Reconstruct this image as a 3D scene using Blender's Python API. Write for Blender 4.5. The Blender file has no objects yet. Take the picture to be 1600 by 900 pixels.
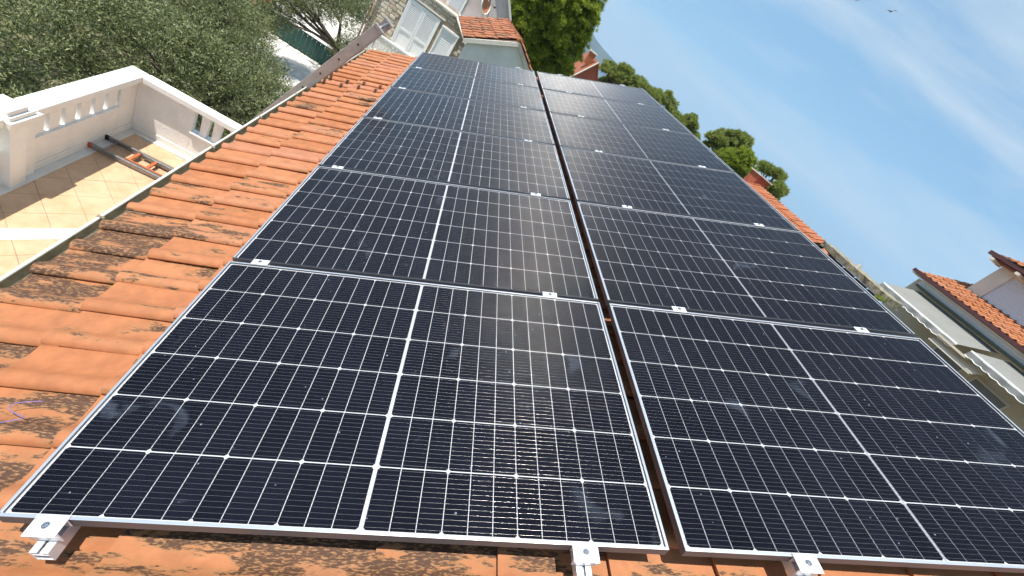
import bpy, math, random
import numpy as np
from mathutils import Matrix, Vector
random.seed(7)
RNG = np.random.default_rng(7)
scene = bpy.context.scene
COL = scene.collection
R = math.radians
TH = R(26.0)                       # pitch of the tiled roof
CT, ST = math.cos(TH), math.sin(TH)

# ------------------------------------------------------------------ camera
cam = bpy.data.cameras.new("camera")
cam_ob = bpy.data.objects.new("camera", cam)
COL.objects.link(cam_ob)
scene.camera = cam_ob
cam.sensor_fit = 'HORIZONTAL'
cam.sensor_width = 36.0
cam.lens = 670.5765 / 1600.0 * 36.0
cam.clip_start = 0.02
cam.clip_end = 30000.0
_roof_cam = ((-0.015664694, 0.988305942, -0.151677231),
             (-0.603284747, 0.111630813, 0.789674665),
             (0.797372016, 0.103874572, 0.594481237))
def _w(v):                         # roof axes (along, up-slope, into roof) -> world
    return Vector((v[0], -CT * v[1] - ST * v[2], ST * v[1] - CT * v[2]))
_rt, _dn, _fw = (_w(v) for v in _roof_cam)
CAM = Vector((-0.5258, -0.4238, 1.6187))
cam_ob.matrix_world = Matrix((( _rt.x, -_dn.x, -_fw.x, CAM.x),
                              ( _rt.y, -_dn.y, -_fw.y, CAM.y),
                              ( _rt.z, -_dn.z, -_fw.z, CAM.z),
                              (0, 0, 0, 1)))

# ------------------------------------------------------------------ world, sun, exposure
SUN = Vector((-0.155, 0.29, 0.945)).normalized()
SUN_EL = math.asin(SUN.z)
SUN_AZ = math.atan2(SUN.x, SUN.y)
world = bpy.data.worlds.new("World")
scene.world = world
world.use_nodes = True
wn, wl = world.node_tree.nodes, world.node_tree.links
wn.clear()
w_out = wn.new("ShaderNodeOutputWorld")
w_bg = wn.new("ShaderNodeBackground")
w_bg.inputs["Strength"].default_value = 0.145
w_sky = wn.new("ShaderNodeTexSky")
w_sky.sky_type = 'NISHITA'
w_sky.sun_disc = False
w_sky.sun_elevation = SUN_EL
w_sky.sun_rotation = SUN_AZ
w_sky.altitude = 50
w_sky.air_density = 1.0
w_sky.dust_density = 0.2
w_sky.ozone_density = 2.0
w_tc = wn.new("ShaderNodeTexCoord")
w_map = wn.new("ShaderNodeMapping")
w_map.inputs["Rotation"].default_value = (R(6), R(-4), 0)
w_map.inputs["Scale"].default_value = (1.1, 1.1, 7.0)
w_no = wn.new("ShaderNodeTexNoise")
w_no.inputs["Scale"].default_value = 1.25
w_no.inputs["Detail"].default_value = 9
w_no.inputs["Roughness"].default_value = 0.55
w_no.inputs["Distortion"].default_value = 0.35
w_ramp = wn.new("ShaderNodeValToRGB")
w_ramp.color_ramp.elements[0].position = 0.42
w_ramp.color_ramp.elements[0].color = (0, 0, 0, 1)
w_ramp.color_ramp.elements[1].position = 0.64
w_ramp.color_ramp.elements[1].color = (0.75, 0.75, 0.75, 1)
w_mix = wn.new("ShaderNodeMixRGB")
w_mix.inputs["Color2"].default_value = (2.9, 3.4, 3.8, 1)     # thin sunlit cirrus
w_veil = wn.new("ShaderNodeMixRGB")                            # even high veil over the whole sky
w_veil.inputs["Fac"].default_value = 0.78
w_veil.inputs["Color2"].default_value = (1.08, 2.0, 2.98, 1)
wl.new(w_tc.outputs["Generated"], w_map.inputs["Vector"])
wl.new(w_map.outputs["Vector"], w_no.inputs["Vector"])
wl.new(w_no.outputs["Fac"], w_ramp.inputs["Fac"])
wl.new(w_ramp.outputs["Color"], w_mix.inputs["Fac"])
wl.new(w_sky.outputs["Color"], w_veil.inputs["Color1"])
wl.new(w_veil.outputs["Color"], w_mix.inputs["Color1"])
wl.new(w_mix.outputs["Color"], w_bg.inputs["Color"])
wl.new(w_bg.outputs["Background"], w_out.inputs["Surface"])
sun = bpy.data.lights.new("sun", 'SUN')
sun.energy = 4.2
sun.angle = R(0.53)
sun.color = (1.0, 0.95, 0.87)
sun_ob = bpy.data.objects.new("sun", sun)
COL.objects.link(sun_ob)
sun_ob.location = (0, 0, 30)
sun_ob.rotation_euler = (-SUN).to_track_quat('-Z', 'Y').to_euler()
scene.view_settings.view_transform = 'Standard'
scene.view_settings.look = 'None'
scene.view_settings.exposure = 0.72
scene.view_settings.gamma = 1.0
scene.view_settings.use_curve_mapping = False
scene.cycles.use_light_tree = False
scene.cycles.max_bounces = 5
scene.cycles.diffuse_bounces = 3
scene.cycles.adaptive_threshold = 0.02
scene.cycles.adaptive_min_samples = 20
scene.cycles.glossy_bounces = 3
scene.cycles.transparent_max_bounces = 24
scene.cycles.caustics_reflective = False
scene.cycles.caustics_refractive = False

# ------------------------------------------------------------------ helpers
def thing(name, label, cat, loc=(0, 0, 0), rot=(0, 0, 0), group=None):
    o = bpy.data.objects.new(name, None)
    o.empty_display_size = 0.1
    o.location = loc
    o.rotation_euler = rot
    COL.objects.link(o)
    return tag(o, label, cat, group)

def tag(o, label=None, cat=None, group=None, kind=None):
    if label: o["label"] = label
    if cat: o["category"] = cat
    if group: o["group"] = group
    if kind: o["kind"] = kind
    return o

class MB:
    """collects vertices and faces of one mesh"""
    def __init__(s):
        s.v, s.f, s.sm = [], [], []
    def add(s, vs, fs, smooth=False):
        o = len(s.v)
        s.v.extend([tuple(p) for p in vs])
        s.f.extend([tuple(i + o for i in f) for f in fs])
        s.sm.extend([smooth] * len(fs))
        return s
    def box(s, x0, x1, y0, y1, z0, z1):
        x0, x1 = min(x0, x1), max(x0, x1); y0, y1 = min(y0, y1), max(y0, y1); z0, z1 = min(z0, z1), max(z0, z1)
        return s.add([(x0, y0, z0), (x1, y0, z0), (x1, y1, z0), (x0, y1, z0), (x0, y0, z1), (x1, y0, z1), (x1, y1, z1), (x0, y1, z1)],
                     [(3, 2, 1, 0), (4, 5, 6, 7), (0, 1, 5, 4), (1, 2, 6, 5), (2, 3, 7, 6), (3, 0, 4, 7)])
    def hexa(s, p):               # 8 corners, bottom 0-3 ccw, top 4-7
        return s.add(p, [(3, 2, 1, 0), (4, 5, 6, 7), (0, 1, 5, 4), (1, 2, 6, 5), (2, 3, 7, 6), (3, 0, 4, 7)])
    def poly_x(s, pts, x0, x1):   # polygon in (y,z), extruded along x
        n = len(pts)
        vs = [(x0, y, z) for y, z in pts] + [(x1, y, z) for y, z in pts]
        fs = [tuple(range(n)), tuple(range(2 * n - 1, n - 1, -1))] + [(i, i + n, (i + 1) % n + n, (i + 1) % n) for i in range(n)]
        return s.add(vs, fs)
    def poly_y(s, pts, y0, y1):   # polygon in (x,z), extruded along y
        n = len(pts)
        vs = [(x, y0, z) for x, z in pts] + [(x, y1, z) for x, z in pts]
        fs = [tuple(range(n)), tuple(range(2 * n - 1, n - 1, -1))] + [(i, i + n, (i + 1) % n + n, (i + 1) % n) for i in range(n)]
        return s.add(vs, fs)
    def tube(s, pts, rads, n=8, cap=True, smooth=True):
        pts = [Vector(p) for p in pts]
        if not hasattr(rads, '__len__'): rads = [rads] * len(pts)
        vs, fs = [], []
        for i, p in enumerate(pts):
            d = (pts[min(i + 1, len(pts) - 1)] - pts[max(i - 1, 0)]).normalized()
            a = d.orthogonal().normalized() if i == 0 else (a - d * a.dot(d)).normalized()
            b = d.cross(a)
            for k in range(n):
                t = 2 * math.pi * k / n
                vs.append(p + (a * math.cos(t) + b * math.sin(t)) * rads[i])
        for i in range(len(pts) - 1):
            for k in range(n):
                fs.append((i * n + k, i * n + (k + 1) % n, (i + 1) * n + (k + 1) % n, (i + 1) * n + k))
        s.add(vs, fs, smooth)
        if cap:
            o = len(s.v) - len(vs)
            s.f.append(tuple(o + k for k in range(n - 1, -1, -1))); s.sm.append(False)
            s.f.append(tuple(o + (len(pts) - 1) * n + k for k in range(n))); s.sm.append(False)
        return s
    def mesh(s, name):
        m = bpy.data.meshes.new(name)
        m.from_pydata(s.v, [], s.f)
        m.polygons.foreach_set("use_smooth", s.sm)
        m.update()
        return m
    def build(s, name, mat, parent=None, bevel=0):
        m = s.mesh(name)
        m.materials.append(mat)
        return link(name, m, parent, bevel)

def link(name, m, parent=None, bevel=0, loc=None, rot=None):
    o = bpy.data.objects.new(name, m)
    COL.objects.link(o)
    if parent: o.parent = parent
    if loc: o.location = loc
    if rot: o.rotation_euler = rot
    if bevel:
        b = o.modifiers.new("edge", 'BEVEL'); b.width = bevel; b.segments = 2; b.limit_method = 'ANGLE'
    return o

def np_mesh(name, verts, nper, mat, uvs=None):
    """many equal n-gons from a float array (faces, nper, 3)"""
    n = verts.shape[0]
    m = bpy.data.meshes.new(name)
    m.vertices.add(n * nper)
    m.vertices.foreach_set("co", verts.astype(np.float32).ravel())
    m.loops.add(n * nper)
    m.loops.foreach_set("vertex_index", np.arange(n * nper, dtype=np.int32))
    m.polygons.add(n)
    m.polygons.foreach_set("loop_start", np.arange(0, n * nper, nper, dtype=np.int32))
    m.polygons.foreach_set("loop_total", np.full(n, nper, dtype=np.int32))
    m.update(calc_edges=True)
    m.materials.append(mat)
    return m

# ------------------------------------------------------------------ materials
def mat(name, color, rough=0.6, metal=0.0, spec=0.5, var=0.0, scale=8.0, bump=0.0, bscale=40.0, color2=None, detail=5, stretch=None):
    m = bpy.data.materials.new(name)
    m.use_nodes = True
    nt = m.node_tree
    b = nt.nodes["Principled BSDF"]
    b.inputs["Base Color"].default_value = (*color, 1)
    b.inputs["Roughness"].default_value = rough
    b.inputs["Metallic"].default_value = metal
    b.inputs["Specular IOR Level"].default_value = spec
    if var or color2 or bump:
        g = nt.nodes.new("ShaderNodeNewGeometry")
        vec = g.outputs["Position"]
        if stretch:
            mp = nt.nodes.new("ShaderNodeMapping"); mp.inputs["Scale"].default_value = stretch
            nt.links.new(vec, mp.inputs["Vector"]); vec = mp.outputs["Vector"]
    if var or color2:
        no = nt.nodes.new("ShaderNodeTexNoise"); no.inputs["Scale"].default_value = scale
        no.inputs["Detail"].default_value = detail; no.inputs["Roughness"].default_value = 0.62
        nt.links.new(vec, no.inputs["Vector"])
        ra = nt.nodes.new("ShaderNodeValToRGB")
        c2 = color2 or tuple(c * (1 - var) for c in color)
        c1 = color if color2 else tuple(min(1, c * (1 + var * 0.6)) for c in color)
        ra.color_ramp.elements[0].position = 0.36; ra.color_ramp.elements[0].color = (*c2, 1)
        ra.color_ramp.elements[1].position = 0.62; ra.color_ramp.elements[1].color = (*c1, 1)
        nt.links.new(no.outputs["Fac"], ra.inputs["Fac"])
        nt.links.new(ra.outputs["Color"], b.inputs["Base Color"])
    if bump:
        n2 = nt.nodes.new("ShaderNodeTexNoise"); n2.inputs["Scale"].default_value = bscale; n2.inputs["Detail"].default_value = 4
        nt.links.new(vec, n2.inputs["Vector"])
        bp = nt.nodes.new("ShaderNodeBump"); bp.inputs["Strength"].default_value = bump; bp.inputs["Distance"].default_value = 0.02
        nt.links.new(n2.outputs["Fac"], bp.inputs["Height"]); nt.links.new(bp.outputs["Normal"], b.inputs["Normal"])
    return m

def nodes_of(m):
    return m.node_tree.nodes, m.node_tree.links, m.node_tree.nodes["Principled BSDF"]

def tile_material(name, c_lo, c_hi, c_pink, lichen_attr=True):
    m = bpy.data.materials.new(name); m.use_nodes = True
    n, l, b = nodes_of(m)
    info = n.new("ShaderNodeObjectInfo"); geo = n.new("ShaderNodeNewGeometry")
    r1 = n.new("ShaderNodeValToRGB")
    e = r1.color_ramp.elements
    e[0].position = 0.0; e[0].color = (*c_lo, 1); e[1].position = 1.0; e[1].color = (*c_pink, 1)
    k = r1.color_ramp.elements.new(0.6); k.color = (*c_hi, 1)
    l.new(info.outputs["Random"], r1.inputs["Fac"])
    # soft mottling inside a tile
    no = n.new("ShaderNodeTexNoise"); no.inputs["Scale"].default_value = 14; no.inputs["Detail"].default_value = 6; no.inputs["Roughness"].default_value = 0.65
    l.new(geo.outputs["Position"], no.inputs["Vector"])
    mr = n.new("ShaderNodeMapRange"); mr.inputs["From Min"].default_value = 0.3; mr.inputs["From Max"].default_value = 0.7
    mr.inputs["To Min"].default_value = 0.8; mr.inputs["To Max"].default_value = 1.14
    l.new(no.outputs["Fac"], mr.inputs["Value"])
    mu = n.new("ShaderNodeMixRGB"); mu.blend_type = 'MULTIPLY'; mu.inputs["Fac"].default_value = 1
    l.new(r1.outputs["Color"], mu.inputs["Color1"]); l.new(mr.outputs["Result"], mu.inputs["Color2"])
    # lichen: tan crust with long dark flecks, its amount given tile by tile
    at = n.new("ShaderNodeAttribute"); at.attribute_type = 'OBJECT'; at.attribute_name = "lichen"
    mp = n.new("ShaderNodeMapping"); mp.inputs["Scale"].default_value = (2.4, 0.62, 0.62)
    l.new(geo.outputs["Position"], mp.inputs["Vector"])
    big = n.new("ShaderNodeTexNoise"); big.inputs["Scale"].default_value = 7.5; big.inputs["Detail"].default_value = 3
    fine = n.new("ShaderNodeTexNoise"); fine.inputs["Scale"].default_value = 48; fine.inputs["Detail"].default_value = 7; fine.inputs["Roughness"].default_value = 0.72
    l.new(mp.outputs["Vector"], big.inputs["Vector"]); l.new(mp.outputs["Vector"], fine.inputs["Vector"])
    b2 = n.new("ShaderNodeMath"); b2.operation = 'MULTIPLY_ADD'; b2.inputs[1].default_value = 0.34
    l.new(at.outputs["Fac"], b2.inputs[0]); l.new(big.outputs["Fac"], b2.inputs[2])         # amount + patch
    s1 = n.new("ShaderNodeMath"); s1.operation = 'MULTIPLY_ADD'; s1.inputs[1].default_value = 0.55
    l.new(fine.outputs["Fac"], s1.inputs[0]); l.new(b2.outputs["Value"], s1.inputs[2])
    crust = n.new("ShaderNodeMapRange"); crust.inputs["From Min"].default_value = 0.93; crust.inputs["From Max"].default_value = 1.10; crust.inputs["To Max"].default_value = 0.75
    l.new(s1.outputs["Value"], crust.inputs["Value"])
    m1 = n.new("ShaderNodeMixRGB"); m1.inputs["Color2"].default_value = (0.33, 0.175, 0.075, 1)
    l.new(crust.outputs["Result"], m1.inputs["Fac"]); l.new(mu.outputs["Color"], m1.inputs["Color1"])
    th = n.new("ShaderNodeMapRange"); th.inputs["From Min"].default_value = 1.025; th.inputs["From Max"].default_value = 1.075; th.inputs["To Max"].default_value = 0.92
    l.new(s1.outputs["Value"], th.inputs["Value"])
    lc = n.new("ShaderNodeTexNoise"); lc.inputs["Scale"].default_value = 90; lc.inputs["Detail"].default_value = 3
    l.new(mp.outputs["Vector"], lc.inputs["Vector"])
    lr = n.new("ShaderNodeValToRGB")
    lr.color_ramp.elements[0].position = 0.50; lr.color_ramp.elements[0].color = (0.060, 0.030, 0.020, 1)
    lr.color_ramp.elements[1].position = 0.64; lr.color_ramp.elements[1].color = (0.30, 0.16, 0.075, 1)
    l.new(lc.outputs["Fac"], lr.inputs["Fac"])
    mx = n.new("ShaderNodeMixRGB")
    l.new(th.outputs["Result"], mx.inputs["Fac"]); l.new(m1.outputs["Color"], mx.inputs["Color1"]); l.new(lr.outputs["Color"], mx.inputs["Color2"])
    l.new(mx.outputs["Color"], b.inputs["Base Color"])
    b.inputs["Roughness"].default_value = 0.62
    b.inputs["Specular IOR Level"].default_value = 0.35
    bp = n.new("ShaderNodeBump"); bp.inputs["Strength"].default_value = 0.35; bp.inputs["Distance"].default_value = 0.006
    l.new(s1.outputs["Value"], bp.inputs["Height"]); l.new(bp.outputs["Normal"], b.inputs["Normal"])
    return m

M = {}
M['tile'] = tile_material("terracotta_tile", (0.37, 0.138, 0.056), (0.42, 0.170, 0.076), (0.41, 0.175, 0.100))
M['tile_far'] = tile_material("terracotta_tile_weathered", (0.33, 0.10, 0.045), (0.40, 0.14, 0.06), (0.36, 0.13, 0.08))
M['deck'] = mat("roof_boards", (0.10, 0.055, 0.035), 0.9, var=0.4)
M['white_wall'] = mat("white_render", (0.86, 0.835, 0.80), 0.85, var=0.05, scale=3, bump=0.6, bscale=42)
M['smooth_white'] = mat("white_paint", (0.87, 0.85, 0.815), 0.55, var=0.05, scale=5, bump=0.05)
M['coping'] = mat("white_coping_stone", (0.84, 0.80, 0.75), 0.5, var=0.04, scale=7)
M['cream'] = mat("cream_render", (0.66, 0.62, 0.54), 0.85, var=0.08, scale=2.5, bump=0.1)
M['cream_rim'] = mat("cream_gutter_paint", (0.78, 0.75, 0.66), 0.45, var=0.06, scale=6)
M['gutter_in'] = mat("gutter_weathered_metal", (0.31, 0.265, 0.18), 0.65, metal=0.2, var=0.35, scale=12)
M['alu'] = mat("anodised_aluminium", (0.80, 0.81, 0.83), 0.38, metal=0.30, var=0.05, scale=30)
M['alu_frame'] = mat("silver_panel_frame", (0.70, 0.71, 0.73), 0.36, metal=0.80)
M['frame_side_shade'] = mat("shaded_frame_side", (0.15, 0.15, 0.165), 0.5, metal=0.5)  # sides of the silver frame, shade put into a darker colour
M['dark_frame'] = mat("dark_front_edge", (0.035, 0.036, 0.04), 0.45, metal=0.4)  # front frame bars of every row behind the first, darker than the others
M['steel'] = mat("stainless_bolt", (0.55, 0.55, 0.55), 0.25, metal=1.0)
M['backsheet'] = mat("white_backsheet", (0.54, 0.55, 0.58), 0.5)
M['ribbon'] = mat("tinned_ribbon", (0.46, 0.48, 0.51), 0.4, metal=0.3)
M['wire'] = mat("tinned_wire", (0.44, 0.42, 0.40), 0.24, metal=0.82)
M['black'] = mat("black_rubber", (0.012, 0.012, 0.013), 0.7)
M['marble'] = mat("pale_marble", (0.74, 0.71, 0.66), 0.35, color2=(0.66, 0.63, 0.58), scale=5)
M['grey_ladder'] = mat("dull_aluminium_ladder", (0.42, 0.37, 0.35), 0.5, metal=0.25, var=0.12, scale=10)
M['ladder_alu'] = mat("worn_ladder_aluminium", (0.27, 0.27, 0.27), 0.45, metal=0.7, var=0.15, scale=20)
M['orange'] = mat("orange_fibreglass", (0.42, 0.12, 0.045), 0.5, var=0.15, scale=20)
M['red_cap'] = mat("red_plastic_cap", (0.40, 0.07, 0.035), 0.45)
M['dark'] = mat("dark_hole", (0.02, 0.02, 0.02), 0.8)
M['mortar'] = mat("stone_mortar", (0.36, 0.28, 0.20), 0.95, var=0.3, scale=6)
M['shutter'] = mat("white_shutter_paint", (0.88, 0.88, 0.85), 0.45, var=0.03)
M['shutter_blue'] = mat("pale_roller_shutter", (0.70, 0.72, 0.76), 0.45)
M['grey_wall'] = mat("grey_render", (0.68, 0.69, 0.65), 0.9, var=0.08, scale=1.6, bump=0.05)
M['pink_wall'] = mat("faded_pink_render", (0.60, 0.52, 0.49), 0.9, var=0.1, scale=1.2, bump=0.05)
M['pink_pipe'] = mat("pink_drain_pipe", (0.55, 0.36, 0.33), 0.5)
M['rust_dish'] = mat("rusty_dish_face", (0.52, 0.20, 0.09), 0.6, var=0.2, scale=6)
M['brown'] = mat("brown_gutter_paint", (0.085, 0.030, 0.028), 0.4)
M['dark_green'] = mat("dark_green_casing", (0.05, 0.075, 0.055), 0.5)
M['awning'] = mat("pale_grey_awning_cloth", (0.215, 0.215, 0.20), 0.85, var=0.06, scale=1.5)
M['valance'] = mat("grey_valance_cloth", (0.24, 0.245, 0.24), 0.85, var=0.05, scale=3)
M['beige'] = mat("beige_render", (0.60, 0.54, 0.43), 0.9, var=0.06, scale=1.5)
M['pane_dark'] = mat("window_glass", (0.22, 0.24, 0.27), 0.12, spec=0.6)
M['moss'] = mat("mossy_concrete", (0.33, 0.30, 0.22), 0.95, color2=(0.13, 0.12, 0.07), scale=9, bump=0.8, bscale=14)
M['moss_green'] = mat("green_moss", (0.16, 0.20, 0.03), 0.95, var=0.4, scale=20, bump=0.8)
M['maroon'] = mat("maroon_eaves_board", (0.16, 0.055, 0.055), 0.7, var=0.3, scale=5)
M['brick'] = mat("red_brick_paint", (0.40, 0.10, 0.05), 0.8, var=0.25, scale=5)
M['red_wall'] = mat("red_gable", (0.38, 0.10, 0.055), 0.85, var=0.12, scale=2)
M['green_fence'] = mat("dark_green_paint", (0.012, 0.075, 0.060), 0.5, var=0.2, scale=3)
M['stone_wall'] = mat("dry_stone", (0.34, 0.27, 0.18), 0.95, color2=(0.22, 0.17, 0.11), scale=4, bump=0.5, bscale=8)
M['limestone'] = mat("white_limestone", (0.72, 0.69, 0.63), 0.9, var=0.15, scale=4)
M['ground'] = mat("dry_earth", (0.23, 0.205, 0.12), 1.0, color2=(0.085, 0.10, 0.04), scale=0.9, bump=0.6, bscale=3)
M['paving'] = mat("white_paving", (0.66, 0.64, 0.60), 0.8, var=0.12, scale=2, bump=0.05)
M['bark'] = mat("grey_olive_bark", (0.11, 0.085, 0.06), 0.95, var=0.4, scale=10, bump=0.8, bscale=18)
M['bark_pine'] = mat("pine_bark", (0.12, 0.07, 0.045), 0.95, var=0.4, scale=8, bump=0.8, bscale=14)
M['mountain'] = mat("mountain_scrub", (0.055, 0.075, 0.055), 1.0, color2=(0.095, 0.10, 0.085), scale=0.012, detail=7)
M['bird'] = mat("gull_feathers", (0.20, 0.21, 0.23), 0.8)
M['sea'] = mat("sea_water", (0.02, 0.06, 0.10), 0.12, spec=0.5, bump=0.15, bscale=0.15)
M['yellow'] = mat("yellow_plastic", (0.6, 0.42, 0.02), 0.5)

def leaf_material(name, c_dark, c_light, trans=0.35, rough=0.5):
    m = bpy.data.materials.new(name); m.use_nodes = True
    n, l, b = nodes_of(m)
    geo = n.new("ShaderNodeNewGeometry")
    ra = n.new("ShaderNodeValToRGB")
    ra.color_ramp.elements[0].color = (*c_dark, 1); ra.color_ramp.elements[1].color = (*c_light, 1)
    l.new(geo.outputs["Random Per Island"], ra.inputs["Fac"])
    l.new(ra.outputs["Color"], b.inputs["Base Color"])
    b.inputs["Roughness"].default_value = rough
    b.inputs["Specular IOR Level"].default_value = 0.4
    tr = n.new("ShaderNodeBsdfTranslucent")
    l.new(ra.outputs["Color"], tr.inputs["Color"])
    mx = n.new("ShaderNodeMixShader"); mx.inputs["Fac"].default_value = trans
    l.new(b.outputs["BSDF"], mx.inputs[1]); l.new(tr.outputs["BSDF"], mx.inputs[2])
    l.new(mx.outputs["Shader"], n["Material Output"].inputs["Surface"])
    return m
M['olive'] = leaf_material("olive_leaves", (0.034, 0.058, 0.014), (0.34, 0.36, 0.165), 0.25, 0.42)
M['pine'] = leaf_material("pine_needles", (0.15, 0.22, 0.018), (0.46, 0.52, 0.075), 0.45)
M['pine_dull'] = leaf_material("pine_needles_dull", (0.15, 0.20, 0.040), (0.40, 0.44, 0.12), 0.42)

# silicon cell: near-black blue, tiny tone shifts from cell to cell
def cell_material():
    m = bpy.data.materials.new("silicon_cell"); m.use_nodes = True
    n, l, b = nodes_of(m)
    info = n.new("ShaderNodeObjectInfo")
    ra = n.new("ShaderNodeValToRGB")
    ra.color_ramp.elements[0].color = (0.0030, 0.0033, 0.0075, 1); ra.color_ramp.elements[1].color = (0.0050, 0.0053, 0.0115, 1)
    l.new(info.outputs["Random"], ra.inputs["Fac"]); l.new(ra.outputs["Color"], b.inputs["Base Color"])
    b.inputs["Roughness"].default_value = 0.5; b.inputs["Specular IOR Level"].default_value = 0.03
    return m
M['cell'] = cell_material()

def glass_material():
    m = bpy.data.materials.new("solar_glass"); m.use_nodes = True
    n, l = m.node_tree.nodes, m.node_tree.links
    n.remove(n["Principled BSDF"])
    out = n["Material Output"]
    geo = n.new("ShaderNodeNewGeometry")
    tr = n.new("ShaderNodeBsdfTransparent")
    gl = n.new("ShaderNodeBsdfGlossy"); gl.inputs["Roughness"].default_value = 0.16
    gl.inputs["Color"].default_value = (0.95, 0.97, 1, 1)
    fr = n.new("ShaderNodeFresnel"); fr.inputs["IOR"].default_value = 1.125
    mx = n.new("ShaderNodeMixShader")
    l.new(fr.outputs["Fac"], mx.inputs["Fac"]); l.new(tr.outputs["BSDF"], mx.inputs[1]); l.new(gl.outputs["BSDF"], mx.inputs[2])
    # rain specks and wiped smears of dust on the glass
    vo = n.new("ShaderNodeTexVoronoi"); vo.inputs["Scale"].default_value = 26
    l.new(geo.outputs["Position"], vo.inputs["Vector"])
    wn_ = n.new("ShaderNodeTexWhiteNoise"); l.new(vo.outputs["Position"], wn_.inputs["Vector"])
    rad = n.new("ShaderNodeMath"); rad.operation = 'MULTIPLY_ADD'; rad.inputs[1].default_value = 0.20; rad.inputs[2].default_value = -0.105
    l.new(wn_.outputs["Value"], rad.inputs[0])
    sp = n.new("ShaderNodeMath"); sp.operation = 'LESS_THAN'
    l.new(vo.outputs["Distance"], sp.inputs[0]); l.new(rad.outputs["Value"], sp.inputs[1])
    spk = n.new("ShaderNodeMath"); spk.operation = 'MULTIPLY'; spk.inputs[1].default_value = 0.42
    l.new(sp.outputs["Value"], spk.inputs[0])
    sm = n.new("ShaderNodeTexNoise"); sm.inputs["Scale"].default_value = 4.6; sm.inputs["Detail"].default_value = 3; sm.inputs["Distortion"].default_value = 0.6
    l.new(geo.outputs["Position"], sm.inputs["Vector"])
    smr = n.new("ShaderNodeMapRange"); smr.inputs["From Min"].default_value = 0.665; smr.inputs["From Max"].default_value = 0.74
    smr.inputs["To Max"].default_value = 0.075
    l.new(sm.outputs["Fac"], smr.inputs["Value"])
    ad = n.new("ShaderNodeMath"); ad.operation = 'ADD'; ad.use_clamp = True
    l.new(spk.outputs["Value"], ad.inputs[0]); l.new(smr.outputs["Result"], ad.inputs[1])
    ad2 = n.new("ShaderNodeMath"); ad2.operation = 'ADD'; l.new(ad.outputs["Value"], ad2.inputs[0])
    film = n.new("ShaderNodeTexNoise"); film.inputs["Scale"].default_value = 1.1; film.inputs["Detail"].default_value = 4
    l.new(geo.outputs["Position"], film.inputs["Vector"])
    fm = n.new("ShaderNodeMapRange"); fm.inputs["From Min"].default_value = 0.35; fm.inputs["From Max"].default_value = 0.75; fm.inputs["To Max"].default_value = 0.010
    l.new(film.outputs["Fac"], fm.inputs["Value"]); l.new(fm.outputs["Result"], ad2.inputs[1])
    df = n.new("ShaderNodeBsdfDiffuse"); df.inputs["Color"].default_value = (0.36, 0.44, 0.58, 1)
    m2 = n.new("ShaderNodeMixShader")
    l.new(ad2.outputs["Value"], m2.inputs["Fac"]); l.new(mx.outputs["Shader"], m2.inputs[1]); l.new(df.outputs["BSDF"], m2.inputs[2])
    l.new(m2.outputs["Shader"], out.inputs["Surface"])
    return m
M['glass'] = glass_material()

def roofp(X, Y, h):               # along roof, up-slope, above panel plane
    return Vector((X, -CT * Y + ST * h, ST * Y + CT * h))
ROOF_ROT = (-TH, 0, 0)            # local x along roof, local -y up-slope, local z off the roof

# ================================================================== THE SETTING
# ground: one sheet, level round the houses, falling to the sea far out
def ground_sheet():
    rings = [0, 6, 14, 26, 45, 80, 140, 220, 400, 800]
    seg = 48
    vs, fs = [], []
    for i, r in enumerate(rings):
        for k in range(seg):
            a = 2 * math.pi * k / seg
            drop = 0 if r <= 80 else -(min(1, (r - 80) / 500.0)) ** 1.0 * 66
            vs.append((10 + r * math.cos(a), -6 + r * math.sin(a), -6.32 + drop + (random.uniform(-.06, .06) if r > 40 else 0)))
    for i in range(len(rings) - 1):
        for k in range(seg):
            fs.append((i * seg + k, i * seg + (k + 1) % seg, (i + 1) * seg + (k + 1) % seg, (i + 1) * seg + k))
    mb = MB(); mb.add(vs, fs, True)
    return tag(mb.build("ground", M['ground']), kind="structure")
ground_sheet()
mb = MB(); mb.add([(-6000, -6000, -70), (6000, -6000, -70), (6000, 6000, -70), (-6000, 6000, -70)], [(0, 1, 2, 3)])
tag(mb.build("sea", M['sea']), kind="structure")
mb = MB(); mb.box(15.2, 21.3, 2.0, 6.6, -6.5, -6.30); mb.box(21.95, 34, 3.9, 9.5, -6.5, -5.72)
tag(mb.build("paved_yard", M['paving']), kind="structure")

# far mountain shoulder falling to the right
def mountain():
    D = 3200.0
    prof = [(0.30, 150), (0.12, 260), (0.0, 230), (-0.10, 150), (-0.16, 88), (-0.2251, 18), (-0.255, 2), (-0.282, -7), (-0.333, -24), (-0.40, -52), (-0.47, -72)]
    vs, fs = [], []
    cols = []
    for j in range(len(prof) - 1):
        for t in range(5):
            u = t / 5.0
            cols.append((prof[j][0] * (1 - u) + prof[j + 1][0] * u, prof[j][1] * (1 - u) + prof[j + 1][1] * u))
    cols.append(prof[-1])
    n = len(cols)
    for d, k in ((-700, 0.0), (-350, 0.55), (0, 1.0), (500, 0.5), (1200, 0.0)):
        for i, (s, z) in enumerate(cols):
            base = -74
            zz = base + (z - base) * k + (random.uniform(-6, 6) if 0 < k < 1 else (random.uniform(-1.5, 1.5) if k else 0))
            vs.append((D + d, s * D + d * s * 0.5, zz))
    for r in range(4):
        for i in range(n - 1):
            fs.append((r * n + i, r * n + i + 1, (r + 1) * n + i + 1, (r + 1) * n + i))
    mb = MB(); mb.add(vs, fs, True)
    return tag(mb.build("mountain", M['mountain']), kind="structure")
mountain()

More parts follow.
